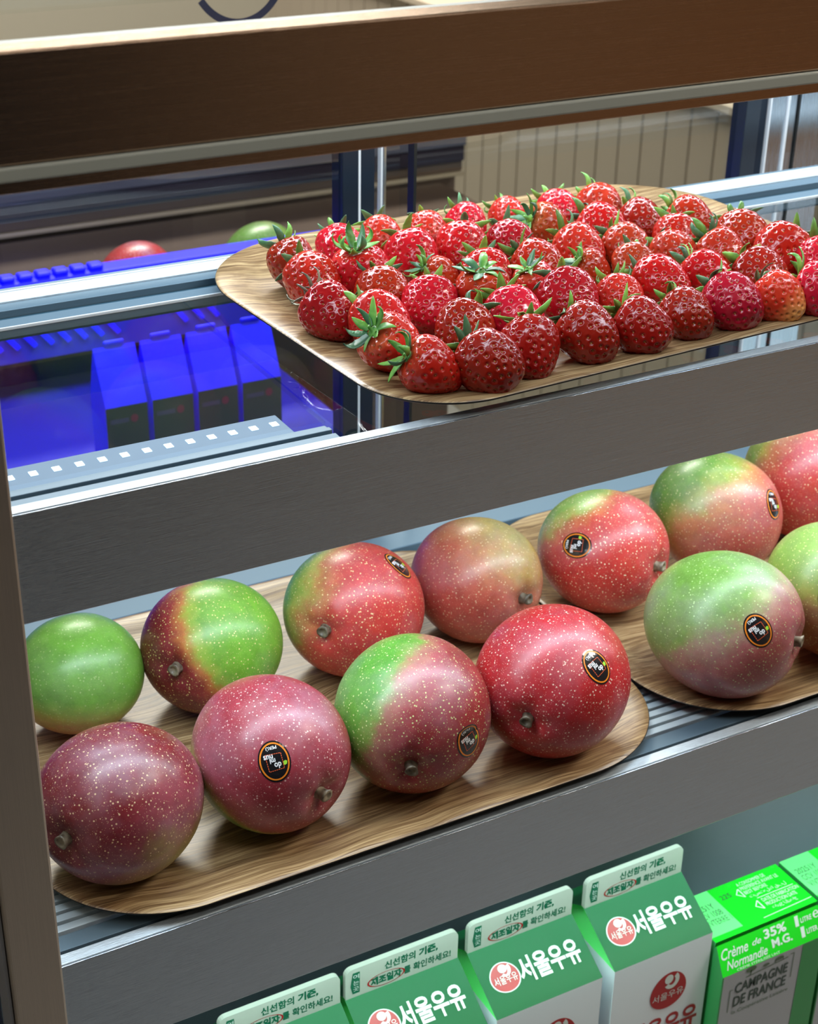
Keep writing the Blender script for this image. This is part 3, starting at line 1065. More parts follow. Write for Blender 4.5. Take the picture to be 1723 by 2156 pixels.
# id: threshold, width, (dark red, red, middle, yellow green, green), dots colour, dot mix, bloom, label
MLOOK = {
    1: (-0.45, 0.5, (CORAL, (0.45, 0.2, 0.08), (0.40, 0.38, 0.07), LGRN, GRN), (0.55, 0.66, 0.28), 0.45, 0.06, 'all green mango cut off by the post at the left end of the back row'),
    2: (0.10, 0.38, (MAR, (0.33, 0.03, 0.03), (0.55, 0.20, 0.05), (0.32, 0.43, 0.05), (0.17, 0.39, 0.035)), (0.80, 0.68, 0.25), 0.8, 0.05, 'mango half dark red and half bright green in the back row, no sticker'),
    3: (0.42, 0.42, (CORAL, (0.58, 0.07, 0.05), (0.52, 0.19, 0.06), (0.42, 0.44, 0.09), GRN), (0.92, 0.72, 0.36), 0.85, 0.08, 'coral mango with a green left flank and a sticker on its upper right edge'),
    4: (0.55, 0.65, ((0.42, 0.07, 0.05), (0.46, 0.10, 0.06), (0.48, 0.19, 0.08), (0.40, 0.28, 0.06), (0.30, 0.30, 0.06)), (0.80, 0.62, 0.36), 0.6, 0.12, 'dull orange mango without a sticker in the middle of the back row'),
    5: (0.52, 0.35, (CORAL, (0.57, 0.07, 0.05), (0.54, 0.18, 0.06), (0.40, 0.42, 0.09), (0.24, 0.42, 0.08)), (0.95, 0.78, 0.50), 0.9, 0.10, 'coral mango with a green crown and a sideways sticker on its left cheek'),
    6: (0.05, 0.55, ((0.46, 0.08, 0.06), (0.50, 0.12, 0.08), (0.48, 0.20, 0.07), (0.28, 0.33, 0.05), (0.13, 0.29, 0.04)), (0.80, 0.72, 0.40), 0.6, 0.10, 'green and orange mango with a bright sticker at its right edge, back row'),
    7: (0.55, 0.5, (CORAL, (0.54, 0.07, 0.06), (0.52, 0.18, 0.08), (0.40, 0.34, 0.07), GRN), (0.92, 0.74, 0.45), 0.8, 0.10, 'pinkish red mango cut off at the right edge of the photo, back row'),
    8: (0.55, 0.45, (MAR, (0.24, 0.040, 0.055), (0.28, 0.07, 0.085), (0.30, 0.17, 0.06), (0.34, 0.30, 0.05)), (0.80, 0.58, 0.33), 0.75, 0.14, 'dark purple red mango at the front left corner of the left tray'),
    9: (0.44, 0.32, ((0.33, 0.035, 0.05), (0.42, 0.07, 0.10), (0.40, 0.10, 0.08), (0.42, 0.34, 0.07), (0.22, 0.36, 0.06)), (0.90, 0.62, 0.55), 0.7, 0.16, 'mauve pink mango with a green underside and an upright oval sticker'),
    10: (0.12, 0.34, ((0.28, 0.03, 0.03), (0.38, 0.07, 0.07), (0.40, 0.16, 0.10), (0.20, 0.33, 0.06), (0.11, 0.33, 0.04)), (0.72, 0.80, 0.34), 0.8, 0.12, 'mango green on its left half and dusky pink on the right, its sticker peeling'),
    11: (1.2, 0.5, ((0.46, 0.018, 0.022), (0.56, 0.040, 0.048), (0.55, 0.09, 0.10), (0.5, 0.2, 0.1), LGRN), (0.96, 0.70, 0.55), 0.85, 0.10, 'crimson red mango with a slanted sticker at the right end of the left tray'),
    12: (0.02, 0.38, ((0.36, 0.09, 0.085), (0.42, 0.14, 0.13), (0.42, 0.25, 0.17), (0.24, 0.34, 0.08), (0.16, 0.32, 0.05)), (0.62, 0.82, 0.36), 0.65, 0.14, 'large mango pale green above and dull pink below, front of the right tray'),
    13: (0.0, 0.45, ((0.40, 0.10, 0.03), (0.45, 0.17, 0.05), (0.46, 0.26, 0.10), (0.38, 0.42, 0.08), (0.26, 0.42, 0.07)), (0.80, 0.74, 0.30), 0.75, 0.06, 'green and orange mango cut off at the right edge, front of the right tray'),
}

MANGO=[
(1,(0.2665,0.2240,0.8190),(0.845,0.494,-0.206),0.0481,0.0454,(0.189,-0.034,0.981),None),
(2,(0.3631,0.2104,0.8253),(-0.794,-0.588,0.155),0.0548,0.0517,(0.716,-0.458,0.527),None),
(3,(0.4761,0.2057,0.8273),(-0.780,-0.604,0.167),0.0569,0.0537,(-0.712,0.663,0.232),((0.558,-0.341,0.756),(0.465,-0.627,-0.608))),
(4,(0.5817,0.2042,0.8251),(0.314,-0.948,0.052),0.0547,0.0516,(0.480,-0.144,0.865),None),
(5,(0.6951,0.1943,0.8261),(0.452,-0.891,0.047),0.0557,0.0525,(-0.290,0.687,0.666),((-0.789,-0.369,0.491),(0.833,-0.566,-0.160))),
(6,(0.8134,0.1975,0.8294),(0.864,-0.126,-0.488),0.0584,0.0551,(-0.375,0.699,0.609),((0.475,-0.774,0.419),(-0.210,-0.413,-0.886))),
(7,(0.9259,0.2089,0.8330),(0.785,0.157,-0.599),0.0617,0.0582,(-0.478,0.759,0.442),None),
(8,(0.2408,0.0685,0.8257),(-0.862,-0.503,0.066),0.0553,0.0522,(0.418,-0.629,-0.655),None),
(9,(0.3430,0.0691,0.8262),(0.304,-0.944,-0.127),0.0558,0.0527,(-0.647,0.226,-0.728),((-0.276,-0.823,0.496),(-0.003,-0.512,-0.856))),
(10,(0.4476,0.0652,0.8283),(-0.480,-0.862,-0.162),0.0580,0.0547,(-0.669,0.678,0.304),((0.245,-0.965,0.093),(0.411,-0.624,-0.653))),
(11,(0.5545,0.0538,0.8291),(-0.787,-0.617,-0.015),0.0589,0.0556,(-0.210,-0.413,-0.886),((0.093,-0.788,0.609),(0.379,-0.622,-0.680))),
(12,(0.7065,0.0546,0.8310),(0.568,-0.823,0.008),0.0609,0.0575,(-0.403,0.547,0.733),((-0.205,-0.876,0.436),(0.307,-0.609,-0.726))),
(13,(0.8167,0.0515,0.8301),(0.807,-0.248,-0.537),0.0589,0.0556,(-0.206,0.493,0.845),((-0.721,-0.613,0.323),(0.161,-0.565,-0.791))),
]
STRAW=[
(1,(0.4400,0.2264,1.0914),(-0.077,0.798,0.597),0.0188,0.0165),
(2,(0.4837,0.2424,1.0904),(0.318,0.877,0.360),0.0182,0.0161),
(3,(0.5238,0.2564,1.0887),(0.088,0.848,0.523),0.0161,0.0142),
(4,(0.4684,0.1812,1.0950),(-0.222,0.016,0.975),0.0211,0.0186),
(5,(0.4357,0.1852,1.0919),(-0.013,0.988,0.155),0.0202,0.0178),
(6,(0.4220,0.1325,1.0921),(-0.339,0.825,0.452),0.0200,0.0176),
(7,(0.4668,0.1481,1.0911),(0.215,0.886,0.410),0.0189,0.0167),
(8,(0.5186,0.1989,1.0923),(-0.006,0.874,0.486),0.0200,0.0177),
(9,(0.5557,0.2474,1.0897),(0.283,0.842,0.460),0.0173,0.0152),
(10,(0.5568,0.1995,1.0919),(0.470,0.735,0.490),0.0196,0.0173),
(11,(0.5942,0.2552,1.0892),(0.155,0.907,0.391),0.0169,0.0149),
(12,(0.6368,0.2648,1.0879),(-0.008,0.982,0.187),0.0157,0.0138),
(13,(0.5978,0.2008,1.0904),(0.105,0.903,0.416),0.0181,0.0160),
(14,(0.5194,0.1654,1.0880),(-0.682,0.392,0.617),0.0151,0.0133),
(15,(0.5468,0.1489,1.0907),(0.185,0.894,0.409),0.0185,0.0163),
(16,(0.5202,0.1101,1.0927),(-0.216,-0.099,0.971),0.0188,0.0166),
(17,(0.4839,0.1153,1.0915),(0.453,0.774,0.443),0.0193,0.0170),
(19,(0.5871,0.1484,1.0921),(-0.370,0.857,0.357),0.0202,0.0178),
(20,(0.6418,0.2220,1.0907),(-0.865,0.026,0.501),0.0183,0.0161),
(21,(0.6729,0.2512,1.0898),(0.054,0.949,0.310),0.0177,0.0156),
(22,(0.7032,0.2394,1.0909),(-0.039,0.952,0.302),0.0189,0.0167),
(23,(0.6773,0.2017,1.0909),(-0.280,0.939,0.198),0.0191,0.0168),
(24,(0.6326,0.1646,1.0917),(-0.171,0.934,0.312),0.0197,0.0174),
(25,(0.7154,0.2036,1.0903),(-0.096,0.933,0.346),0.0194,0.0159),
(26,(0.6674,0.1573,1.0905),(-0.146,0.934,0.326),0.0184,0.0163),
(27,(0.5705,0.1259,1.0889),(-0.484,0.054,0.873),0.0153,0.0135),
(28,(0.6230,0.1362,1.0873),(-0.764,0.168,0.623),0.0143,0.0126),
(29,(0.6504,0.1263,1.0890),(0.457,0.765,0.454),0.0165,0.0146),
(30,(0.5683,0.0841,1.0932),(0.205,0.872,0.444),0.0212,0.0187),
(31,(0.6040,0.0776,1.0895),(0.241,0.849,0.469),0.0170,0.0150),
(32,(0.6430,0.0849,1.0915),(-0.272,0.961,0.045),0.0198,0.0174),
(33,(0.7127,0.1603,1.0901),(0.448,0.752,0.484),0.0177,0.0156),
(34,(0.7473,0.1868,1.0909),(-0.396,0.871,0.289),0.0190,0.0167),
(35,(0.6891,0.1303,1.0899),(-0.073,0.976,0.204),0.0179,0.0158),
(36,(0.7149,0.1110,1.0916),(-0.205,0.836,0.510),0.0193,0.0170),
(37,(0.7493,0.1327,1.0931),(0.387,0.783,0.488),0.0209,0.0185),
(38,(0.7496,0.0919,1.0938),(0.861,0.226,0.456),0.0218,0.0192),
(39,(0.7615,0.0613,1.0920),(0.282,0.823,0.493),0.0197,0.0174),
(40,(0.6808,0.0833,1.0901),(-0.357,0.882,0.308),0.0180,0.0158),
(41,(0.7106,0.0642,1.0919),(-0.143,0.950,0.278),0.0200,0.0177),
(42,(0.6962,0.0296,1.0904),(-0.356,0.826,0.437),0.0181,0.0159),
(43,(0.7273,0.0240,1.0925),(-0.454,0.823,0.341),0.0206,0.0182),
(44,(0.6609,0.0330,1.0921),(-0.213,0.916,0.340),0.0202,0.0178),
(45,(0.6237,0.0316,1.0900),(-0.116,0.935,0.335),0.0179,0.0158),
(46,(0.5835,0.0251,1.0915),(-0.398,0.826,0.398),0.0194,0.0171),
(47,(0.5447,0.0272,1.0922),(-0.280,0.851,0.445),0.0201,0.0177),
(48,(0.5016,0.0248,1.0923),(0.259,0.731,0.632),0.0204,0.0167),
(49,(0.4668,0.0152,1.0920),(-0.365,0.877,0.312),0.0201,0.0177),
(50,(0.4361,0.0289,1.0922),(-0.812,0.296,0.503),0.0222,0.0166),
(51,(0.4300,0.0688,1.0918),(-0.771,-0.075,0.633),0.0191,0.0168),
(52,(0.4420,0.1015,1.0912),(-0.277,0.944,0.179),0.0194,0.0171),
(53,(0.4786,0.0667,1.0917),(0.744,0.480,0.465),0.0195,0.0172),
(54,(0.5198,0.0717,1.0923),(-0.007,0.902,0.433),0.0202,0.0178),
]
for mid, pos, d, Lz, T, gw, stk in MANGO:
    thr, wid, cols, dots, dmix, bloom, label = MLOOK[mid]
    sc = 0.972
    Lz *= sc
    T *= sc
    Rm = basis(d)
    RT = Rm.transposed()
    g = RT @ Vector(gw)
    vs, fs = mango_mesh(Lz, T, mid)
    low = min((Rm @ Vector(v)).z for v in vs)
    mt = mango_mat('mango_skin', g, T, thr, wid, cols, dots, dmix, seed=mid * 0.37, bloom=bloom)
    o = from_py('mango', vs, fs, mt, smooth=True)
    o.matrix_world = Matrix.Translation((pos[0], pos[1], 0.7737 - low)) @ Rm.to_4x4()
    tag(o, label, 'mango', 'mangoes on the lower trays')
    stem(o, Lz * 0.875)
    if stk:
        bvh = BVHTree.FromPolygons([Vector(v) for v in vs], fs)
        sticker(o, bvh, RT @ Vector(stk[0]), RT @ Vector(stk[1]), peel=(mid == 10))

# two mangoes standing in for blurred reflections in the doors
for k, (x, y, z, r, cols, lb) in enumerate([
        (0.602, 1.01, 0.7703, 0.043, (CORAL, PINK, CORAL, CORAL, CORAL), 'blurred red mango on the blue edged shelf behind the glass door'),
        (0.762, 1.01, 0.7703, 0.044, (GRN, GRN, LGRN, GRN, GRN), 'blurred green mango on the blue edged shelf behind the glass door')]):
    vs, fs = mango_mesh(r * 1.1, r, 40 + k, 32, 20)
    Rm = basis((0.9, 0.2, 0.2))
    low = min((Rm @ Vector(v)).z for v in vs)
    o = from_py('mango', vs, fs, mango_mat('mango_skin', (0, 0, 1), r, 0.5, 0.5, cols), smooth=True)
    o.matrix_world = Matrix.Translation((x, y, z - low)) @ Rm.to_4x4()
    tag(o, lb, 'mango', 'mangoes behind the doors')


# ------------------------------------------------------------------ strawberries
T0 = 0.0175


def berry_mesh(seed, asp, cone, blocky, NU=150, NV=96, N_=145):
    """unit berry: transverse radius T0, local +z is the calyx end. returns verts, faces, seed frames"""
    rnd = random.Random(seed)
    Lz = T0 * asp
    off = Vector((rnd.uniform(-9, 9), rnd.uniform(-9, 9), rnd.uniform(-9, 9)))
    ph = np.linspace(1e-3, math.pi - 1e-3, NV + 1)
    th = np.arange(NU) * 2 * math.pi / NU
    lob, la = rnd.choice([2, 3, 3]), rnd.uniform(0, 6.28)

    def surf(phi, theta):
        c, s = np.cos(phi), np.sin(phi)
        rr = T0 * np.power(s, blocky) * (1 + cone * c + 0.035 * np.sin(lob * theta + la) * s)
        z = Lz * c - Lz * 0.16 * np.exp(-(phi / 0.42) ** 2)
        z = z - T0 * 0.05 * np.sin(2 * theta + la) * s
        return np.stack([rr * np.cos(theta), rr * np.sin(theta), z], -1)
    P_, T_ = np.meshgrid(ph, th, indexing='ij')
    V = surf(P_.ravel(), T_.ravel())
    # low bumps
    nb = np.array([noise.noise(Vector(v) * 70 + off) * 0.055 + noise.noise(Vector(v) * 150 + off) * 0.018 for v in V])
    V *= (1 + nb)[:, None]
    # seeds in staggered spirals
    sd = []
    for i in range(N_):
        c = 1 - 2 * (i + 0.5) / N_
        phi = math.acos(c)
        if phi < 0.34:
            continue
        theta = i * 2.399963 + rnd.uniform(-.10, .10)
        sd.append((min(phi + rnd.uniform(-.025, .025), math.pi - 0.05), theta))
    sd = np.array(sd)
    S = surf(sd[:, 0], sd[:, 1])
    nbs = np.array([noise.noise(Vector(v) * 70 + off) * 0.055 + noise.noise(Vector(v) * 150 + off) * 0.018 for v in S])
    S = S * (1 + nbs)[:, None]
    D = np.sqrt(((V[:, None, :] - S[None]) ** 2).sum(-1)).min(1)
    cen = V * np.array([1, 1, 0.8])
    nrm = cen / np.linalg.norm(cen, axis=1, keepdims=True)
    dep = -0.00125 * np.exp(-(D / 0.00110) ** 2) + 0.00020 * np.exp(-((D - 0.0020) / 0.0007) ** 2)
    V = V + nrm * dep[:, None]
    fs = []
    for i in range(NV):
        for j in range(NU):
            a, b = i * NU + j, i * NU + (j + 1) % NU
            fs.append((a, a + NU, b + NU, b))
    fs.append(tuple(range(NU)))
    fs.append(tuple(NV * NU + j for j in reversed(range(NU))))
    # seeds
    sv, sf = [], []
    for p, (phi, theta) in zip(S, sd):
        n = Vector(p * np.array([1, 1, 0.8])).normalized()
        e = Vector((0, 0, 1))
        t = (e - n * e.dot(n)).normalized()
        b = t.cross(n)
        c = Vector(p) - n * 0.00095
        k = len(sv)
        la_, wa = 0.00066, 0.00038
        sv.append(c + n * 0.00042)
        for j in range(8):
            a = 2 * math.pi * j / 8
            w_ = wa * (1 - 0.35 * math.sin(a))
            sv.append(c + t * math.sin(a) * la_ + b * math.cos(a) * w_)
        for j in range(8):
            sf.append((k, k + 1 + (j + 1) % 8, k + 1 + j))
    me = bpy.data.meshes.new('strawberry')
    me.from_pydata(V.tolist(), [], fs)
    me.update()
    me.shade_smooth()
    ms = bpy.data.meshes.new('seeds')
    ms.from_pydata([tuple(v) for v in sv], [], sf)
    ms.update()
    ms.shade_smooth()
    ms.materials.append(MAT['seed'])
    return me, ms, Lz


VAR = [berry_mesh(11, 1.12, 0.16, 0.80), berry_mesh(12, 1.05, 0.10, 0.74), berry_mesh(13, 1.16, 0.22, 0.86),
       berry_mesh(14, 1.10, 0.13, 0.70), berry_mesh(15, 1.22, 0.26, 0.88), berry_mesh(16, 1.08, 0.17, 0.76)]


def sepal_mesh(seed, curl, ln=0.0135, wd=0.0044):
    """a pointed leaf starting at the origin along +x, curling by curl (up when positive)"""
    rnd = random.Random(seed)
    n = 8
    vs, fs = [], []
    x = z = 0.0
    ang = 0.10
    side = rnd.uniform(-.25, .25)
    for i in range(n + 1):
        t = i / n
        wv = wd * 0.5 * (math.sin(math.pi * (0.16 + 0.84 * t) ** 0.85) ** 0.8 if t < 1 else 0.02) * (1 + 0.10 * rnd.uniform(-1, 1))
        y = side * ln * t * t * 0.6
        nx, nz = -math.sin(ang), math.cos(ang)
        vs += [(x, y - wv, z + 0.28 * wv), (x - nx * 0.0002, y, z), (x, y + wv, z + 0.28 * wv)]
        vs += [(x - nx * .0003, y - wv * .96, z + 0.28 * wv - nz * .0003), (x - nx * .0006, y, z - nz * .0004), (x - nx * .0003, y + wv * .96, z + 0.28 * wv - nz * .0003)]
        x += ln / n * math.cos(ang)
        z += ln / n * math.sin(ang)
        ang += curl / n * (1.4 if t > 0.35 else 0.5) + rnd.uniform(-.05, .05)
    for i in range(n):
        a, b = 6 * i, 6 * (i + 1)
        fs += [(a, a + 1, b + 1, b), (a + 1, a + 2, b + 2, b + 1), (a + 3, b + 3, b + 4, a + 4), (a + 4, b + 4, b + 5, a + 5),
               (a, b, b + 3, a + 3), (a + 2, a + 5, b + 5, b + 2)]
    e = 6 * n
    fs += [(e, e + 1, e + 4, e + 3), (e + 1, e + 2, e + 5, e + 4)]
    me = bpy.data.meshes.new('sepal')
    me.from_pydata(vs, [], fs)
    me.update()
    me.shade_smooth()
    return me


SEP = {}
for mk in ('sepal', 'sepal_dark', 'sepal_dry'):
    L_ = []
    for sd_, cu, ln, wd in [(1, -0.5, .0125, .0044), (2, 0.9, .0135, .0042), (3, 1.7, .0145, .0046), (4, 0.3, .0125, .0048), (5, 2.4, .0130, .0036), (6, -1.0, .0120, .0040)]:
        if mk == 'sepal_dry':
            wd *= 0.4
            ln *= 0.8
        me = sepal_mesh(sd_, cu, ln, wd)
        me.materials.append(MAT[mk])
        L_.append(me)
    SEP[mk] = L_


def hub_mesh(stalk):
    vs, fs = [], []
    n = 10
    prof = [(0.0052, -0.0016), (0.0048, 0.0002), (0.0026, 0.0010), (0.0011, 0.0016), (0.0009, 0.0016 + stalk), (0.0010, 0.0018 + stalk)]
    for q, z in prof:
        for j in range(n):
            a = 2 * math.pi * j / n
            vs.append((q * math.cos(a) + max(z - .002, 0) * .3, q * math.sin(a), z))
    for k in range(len(prof) - 1):
        for j in range(n):
            fs.append((k * n + j, k * n + (j + 1) % n, (k + 1) * n + (j + 1) % n, (k + 1) * n + j))
    fs.append(tuple((len(prof) - 1) * n + j for j in range(n)))
    me = bpy.data.meshes.new('calyx')
    me.from_pydata(vs, [], fs)
    me.update()
    me.shade_smooth()
    me.materials.append(MAT['sepal'])
    return me


HUB = [hub_mesh(0.0012), hub_mesh(0.004)]

# id: (skin, calyx habit, label); habit: u upright leaves, f flat, d drooping, n few, y dried
BLAB = {
    1: ('berry_dark', 'u', 'farthest left strawberry, dark red with one tall leaf standing up'),
    2: ('berry', 'u', 'strawberry with upright leaves, second from the left in the back row'),
    3: ('berry_light', 'n', 'bright strawberry, third from the left in the back row, leaves hidden'),
    4: ('berry', 'U', 'broad strawberry crowned by a spiky leaf tuft, right of the farthest left one'),
    5: ('berry', 'd', 'strawberry between the farthest left one and the one with a dried calyx'),
    6: ('berry_dark', 'y', 'dark strawberry with a dried withered calyx at the left edge of the tray'),
    7: ('berry', 'f', 'strawberry just below the spiky tufted broad one, third column from left'),
    8: ('berry', 'n', 'strawberry with glinting pits, in front of the fourth back row berry'),
    9: ('berry_light', 'n', 'strawberry fourth from the left in the back row'),
    10: ('berry', 'n', 'large strawberry in front of the gap between fourth and fifth back row berries'),
    11: ('berry', 'u', 'pinkish strawberry fifth from the left in the back row'),
    12: ('berry_light', 'u', 'orange red strawberry sixth from the left in the back row'),
    13: ('berry_dark', 'n', 'deep crimson strawberry in front of the sixth back row berry'),
    14: ('berry', 'D', 'half hidden strawberry beside a big drooping dark green calyx, left middle'),
    15: ('berry', 'f', 'strawberry with glinting pits left of the tray centre, behind the leafy capped one'),
    16: ('berry', 'f', 'strawberry capped by long flat leaves left of the tray centre'),
    17: ('berry', 'n', 'big round strawberry standing behind the front left pair'),
    19: ('berry', 'f', 'broad glossy strawberry at the centre of the tray'),
    20: ('berry_light', 'U', 'orange strawberry with long leaves on its left, seventh in the back rows'),
    21: ('berry', 'u', 'pinkish strawberry in the back row beside the orange one with long leaves'),
    22: ('berry_light', 'u', 'bright strawberry at the very back of the tray with a curled leaf'),
    23: ('berry', 'u', 'strawberry directly in front of the rearmost bright one'),
    24: ('berry_light', 'u', 'pale red strawberry beside a brown withered leaf, right of centre'),
    25: ('berry_dark', 'u', 'long conical strawberry with an upright leaf in the right back'),
    26: ('berry_light', 'f', 'orange red strawberry with a ruffled calyx, right of the pale red one'),
    27: ('berry_light', 'f', 'small pale strawberry under drooping leaves at the tray centre'),
    28: ('berry', 'U', 'small strawberry beside a tall tuft of upright leaves, centre right'),
    29: ('berry_light', 'u', 'pale orange strawberry with two leaf tips over its top, right half'),
    30: ('berry_dark', 'n', 'large glossy dark strawberry in the second row, right of centre'),
    31: ('berry_light', 'u', 'small light strawberry with dark leaf tips in the second row'),
    32: ('berry', 'f', 'tall strawberry with a green leaf on its left shoulder, second row'),
    33: ('berry', 'n', 'pinkish strawberry in front of the one at the back right corner'),
    34: ('berry', 'u', 'tall pinkish strawberry at the back right corner by the wooden rim'),
    35: ('berry_light', 'n', 'orange strawberry in front of the pinkish pair, right side'),
    36: ('berry_light', 'U', 'strawberry with a fan of bright leaves behind it, right side'),
    37: ('berry', 'u', 'strawberry with a pointed leaf on top by the right back rim'),
    38: ('berry', 'n', 'large strawberry lying sideways by the right back rim'),
    39: ('berry', 'u', 'frosty pink strawberry at the right edge of the photo, upper one'),
    40: ('berry', 'U', 'strawberry with a long glossy highlight and a leafy left side, right half'),
    41: ('berry_dark', 'f', 'dark strawberry with a broad flat leaf on its left, right side'),
    42: ('berry_orange', 'n', 'unripe strawberry with an orange yellow tip in the front row'),
    43: ('berry', 'u', 'strawberry at the right edge of the photo, front row'),
    44: ('berry_dark', 'f', 'largest dark strawberry in the right half of the front row'),
    45: ('berry_dark', 'u', 'dark strawberry with a bruised dent near its top, front row'),
    46: ('berry_dark', 'f', 'round dark strawberry in the middle of the front row, leaves on its left'),
    47: ('berry_dark', 'f', 'seed flecked strawberry fourth from the left in the front row'),
    48: ('berry_dark', 'f', 'heart shaped strawberry pointing down, third from the left in the front row'),
    49: ('berry_dark', 'f', 'round dark strawberry second from the left in the front row'),
    50: ('berry', 'u', 'wide wedge shaped strawberry first from the left in the front row'),
    51: ('berry_light', 'D', 'pale red strawberry with its open calyx facing left, front left corner'),
    52: ('berry_light', 'U', 'half hidden strawberry with spread leaves right of the dried calyx one'),
    53: ('berry_dark', 'u', 'strawberry with a curled leaf at its upper right, second row'),
    54: ('berry', 'f', 'strawberry with folded leaves at its upper left, behind the heart shaped one'),
}
VARP = {48: 4, 25: 4, 50: 2, 30: 1, 4: 1, 49: 3, 42: 2, 46: 3, 47: 3, 44: 3}
HAB = {
    'u': (7, [1, 2, 2, 4, 0], 0), 'U': (9, [2, 1, 4, 2, 3], 1), 'f': (8, [3, 0, 3, 1, 5], 0), 'd': (7, [0, 5, 3], 0),
    'D': (9, [0, 5, 1, 3, 2], 1), 'n': (6, [0, 3, 5], 0), 'y': (9, [2, 4, 1, 0], 0)}
for bid, pos, d, Lz, T in STRAW:
    skin, hab, label = BLAB[bid]
    rnd = random.Random(bid * 3 + 1)
    me0, ms, L0 = VAR[VARP.get(bid, bid % 6)]
    key = 'k_' + skin
    me = bpy.data.meshes.get('strawberry_' + skin + str(VARP.get(bid, bid % 6)))
    if me is None:
        me = me0.copy()
        me.name = 'strawberry_' + skin + str(VARP.get(bid, bid % 6))
        me.materials.append(MAT[skin])
    s = T / T0 * 1.03
    Rm = basis(d, roll=rnd.uniform(0, 6.28))
    co = np.empty(len(me.vertices) * 3)
    me.vertices.foreach_get('co', co)
    co = co.reshape(-1, 3) * np.array([s, s, s])
    low = (co @ np.array(Rm.transposed()))[:, 2].min()
    o = bpy.data.objects.new('strawberry', me)
    COL.objects.link(o)
    o.matrix_world = Matrix.Translation((pos[0], pos[1], 1.0758 - low)) @ Rm.to_4x4() @ Matrix.Scale(s, 4)
    tag(o, label, 'strawberry', 'strawberries on the oak tray')
    sd_ = bpy.data.objects.new('seeds', ms)
    COL.objects.link(sd_)
    sd_.parent = o
    sd_['kind'] = 'stuff'
    n, kinds, hb = HAB[hab]
    cal = bpy.data.objects.new('calyx', HUB[hb])
    COL.objects.link(cal)
    cal.parent = o
    cal.location = (0, 0, L0 * 0.83)
    mk = 'sepal_dry' if hab == 'y' else None
    a0 = rnd.uniform(0, 6)
    for k in range(n):
        q = mk or ('sepal_dark' if rnd.random() < 0.35 else 'sepal')
        sp = bpy.data.objects.new('sepal', SEP[q][rnd.choice(kinds)])
        COL.objects.link(sp)
        sp.parent = cal
        a = a0 + 2 * math.pi * k / n + rnd.uniform(-.2, .2)
        sp.rotation_euler = (rnd.uniform(-.25, .25), rnd.uniform(-.45, -.05), a)
        sp.location = (0.0035 * math.cos(a), 0.0035 * math.sin(a), 0.0012)
        f_ = rnd.uniform(1.0, 1.45)
        sp.scale = (f_, f_, f_)


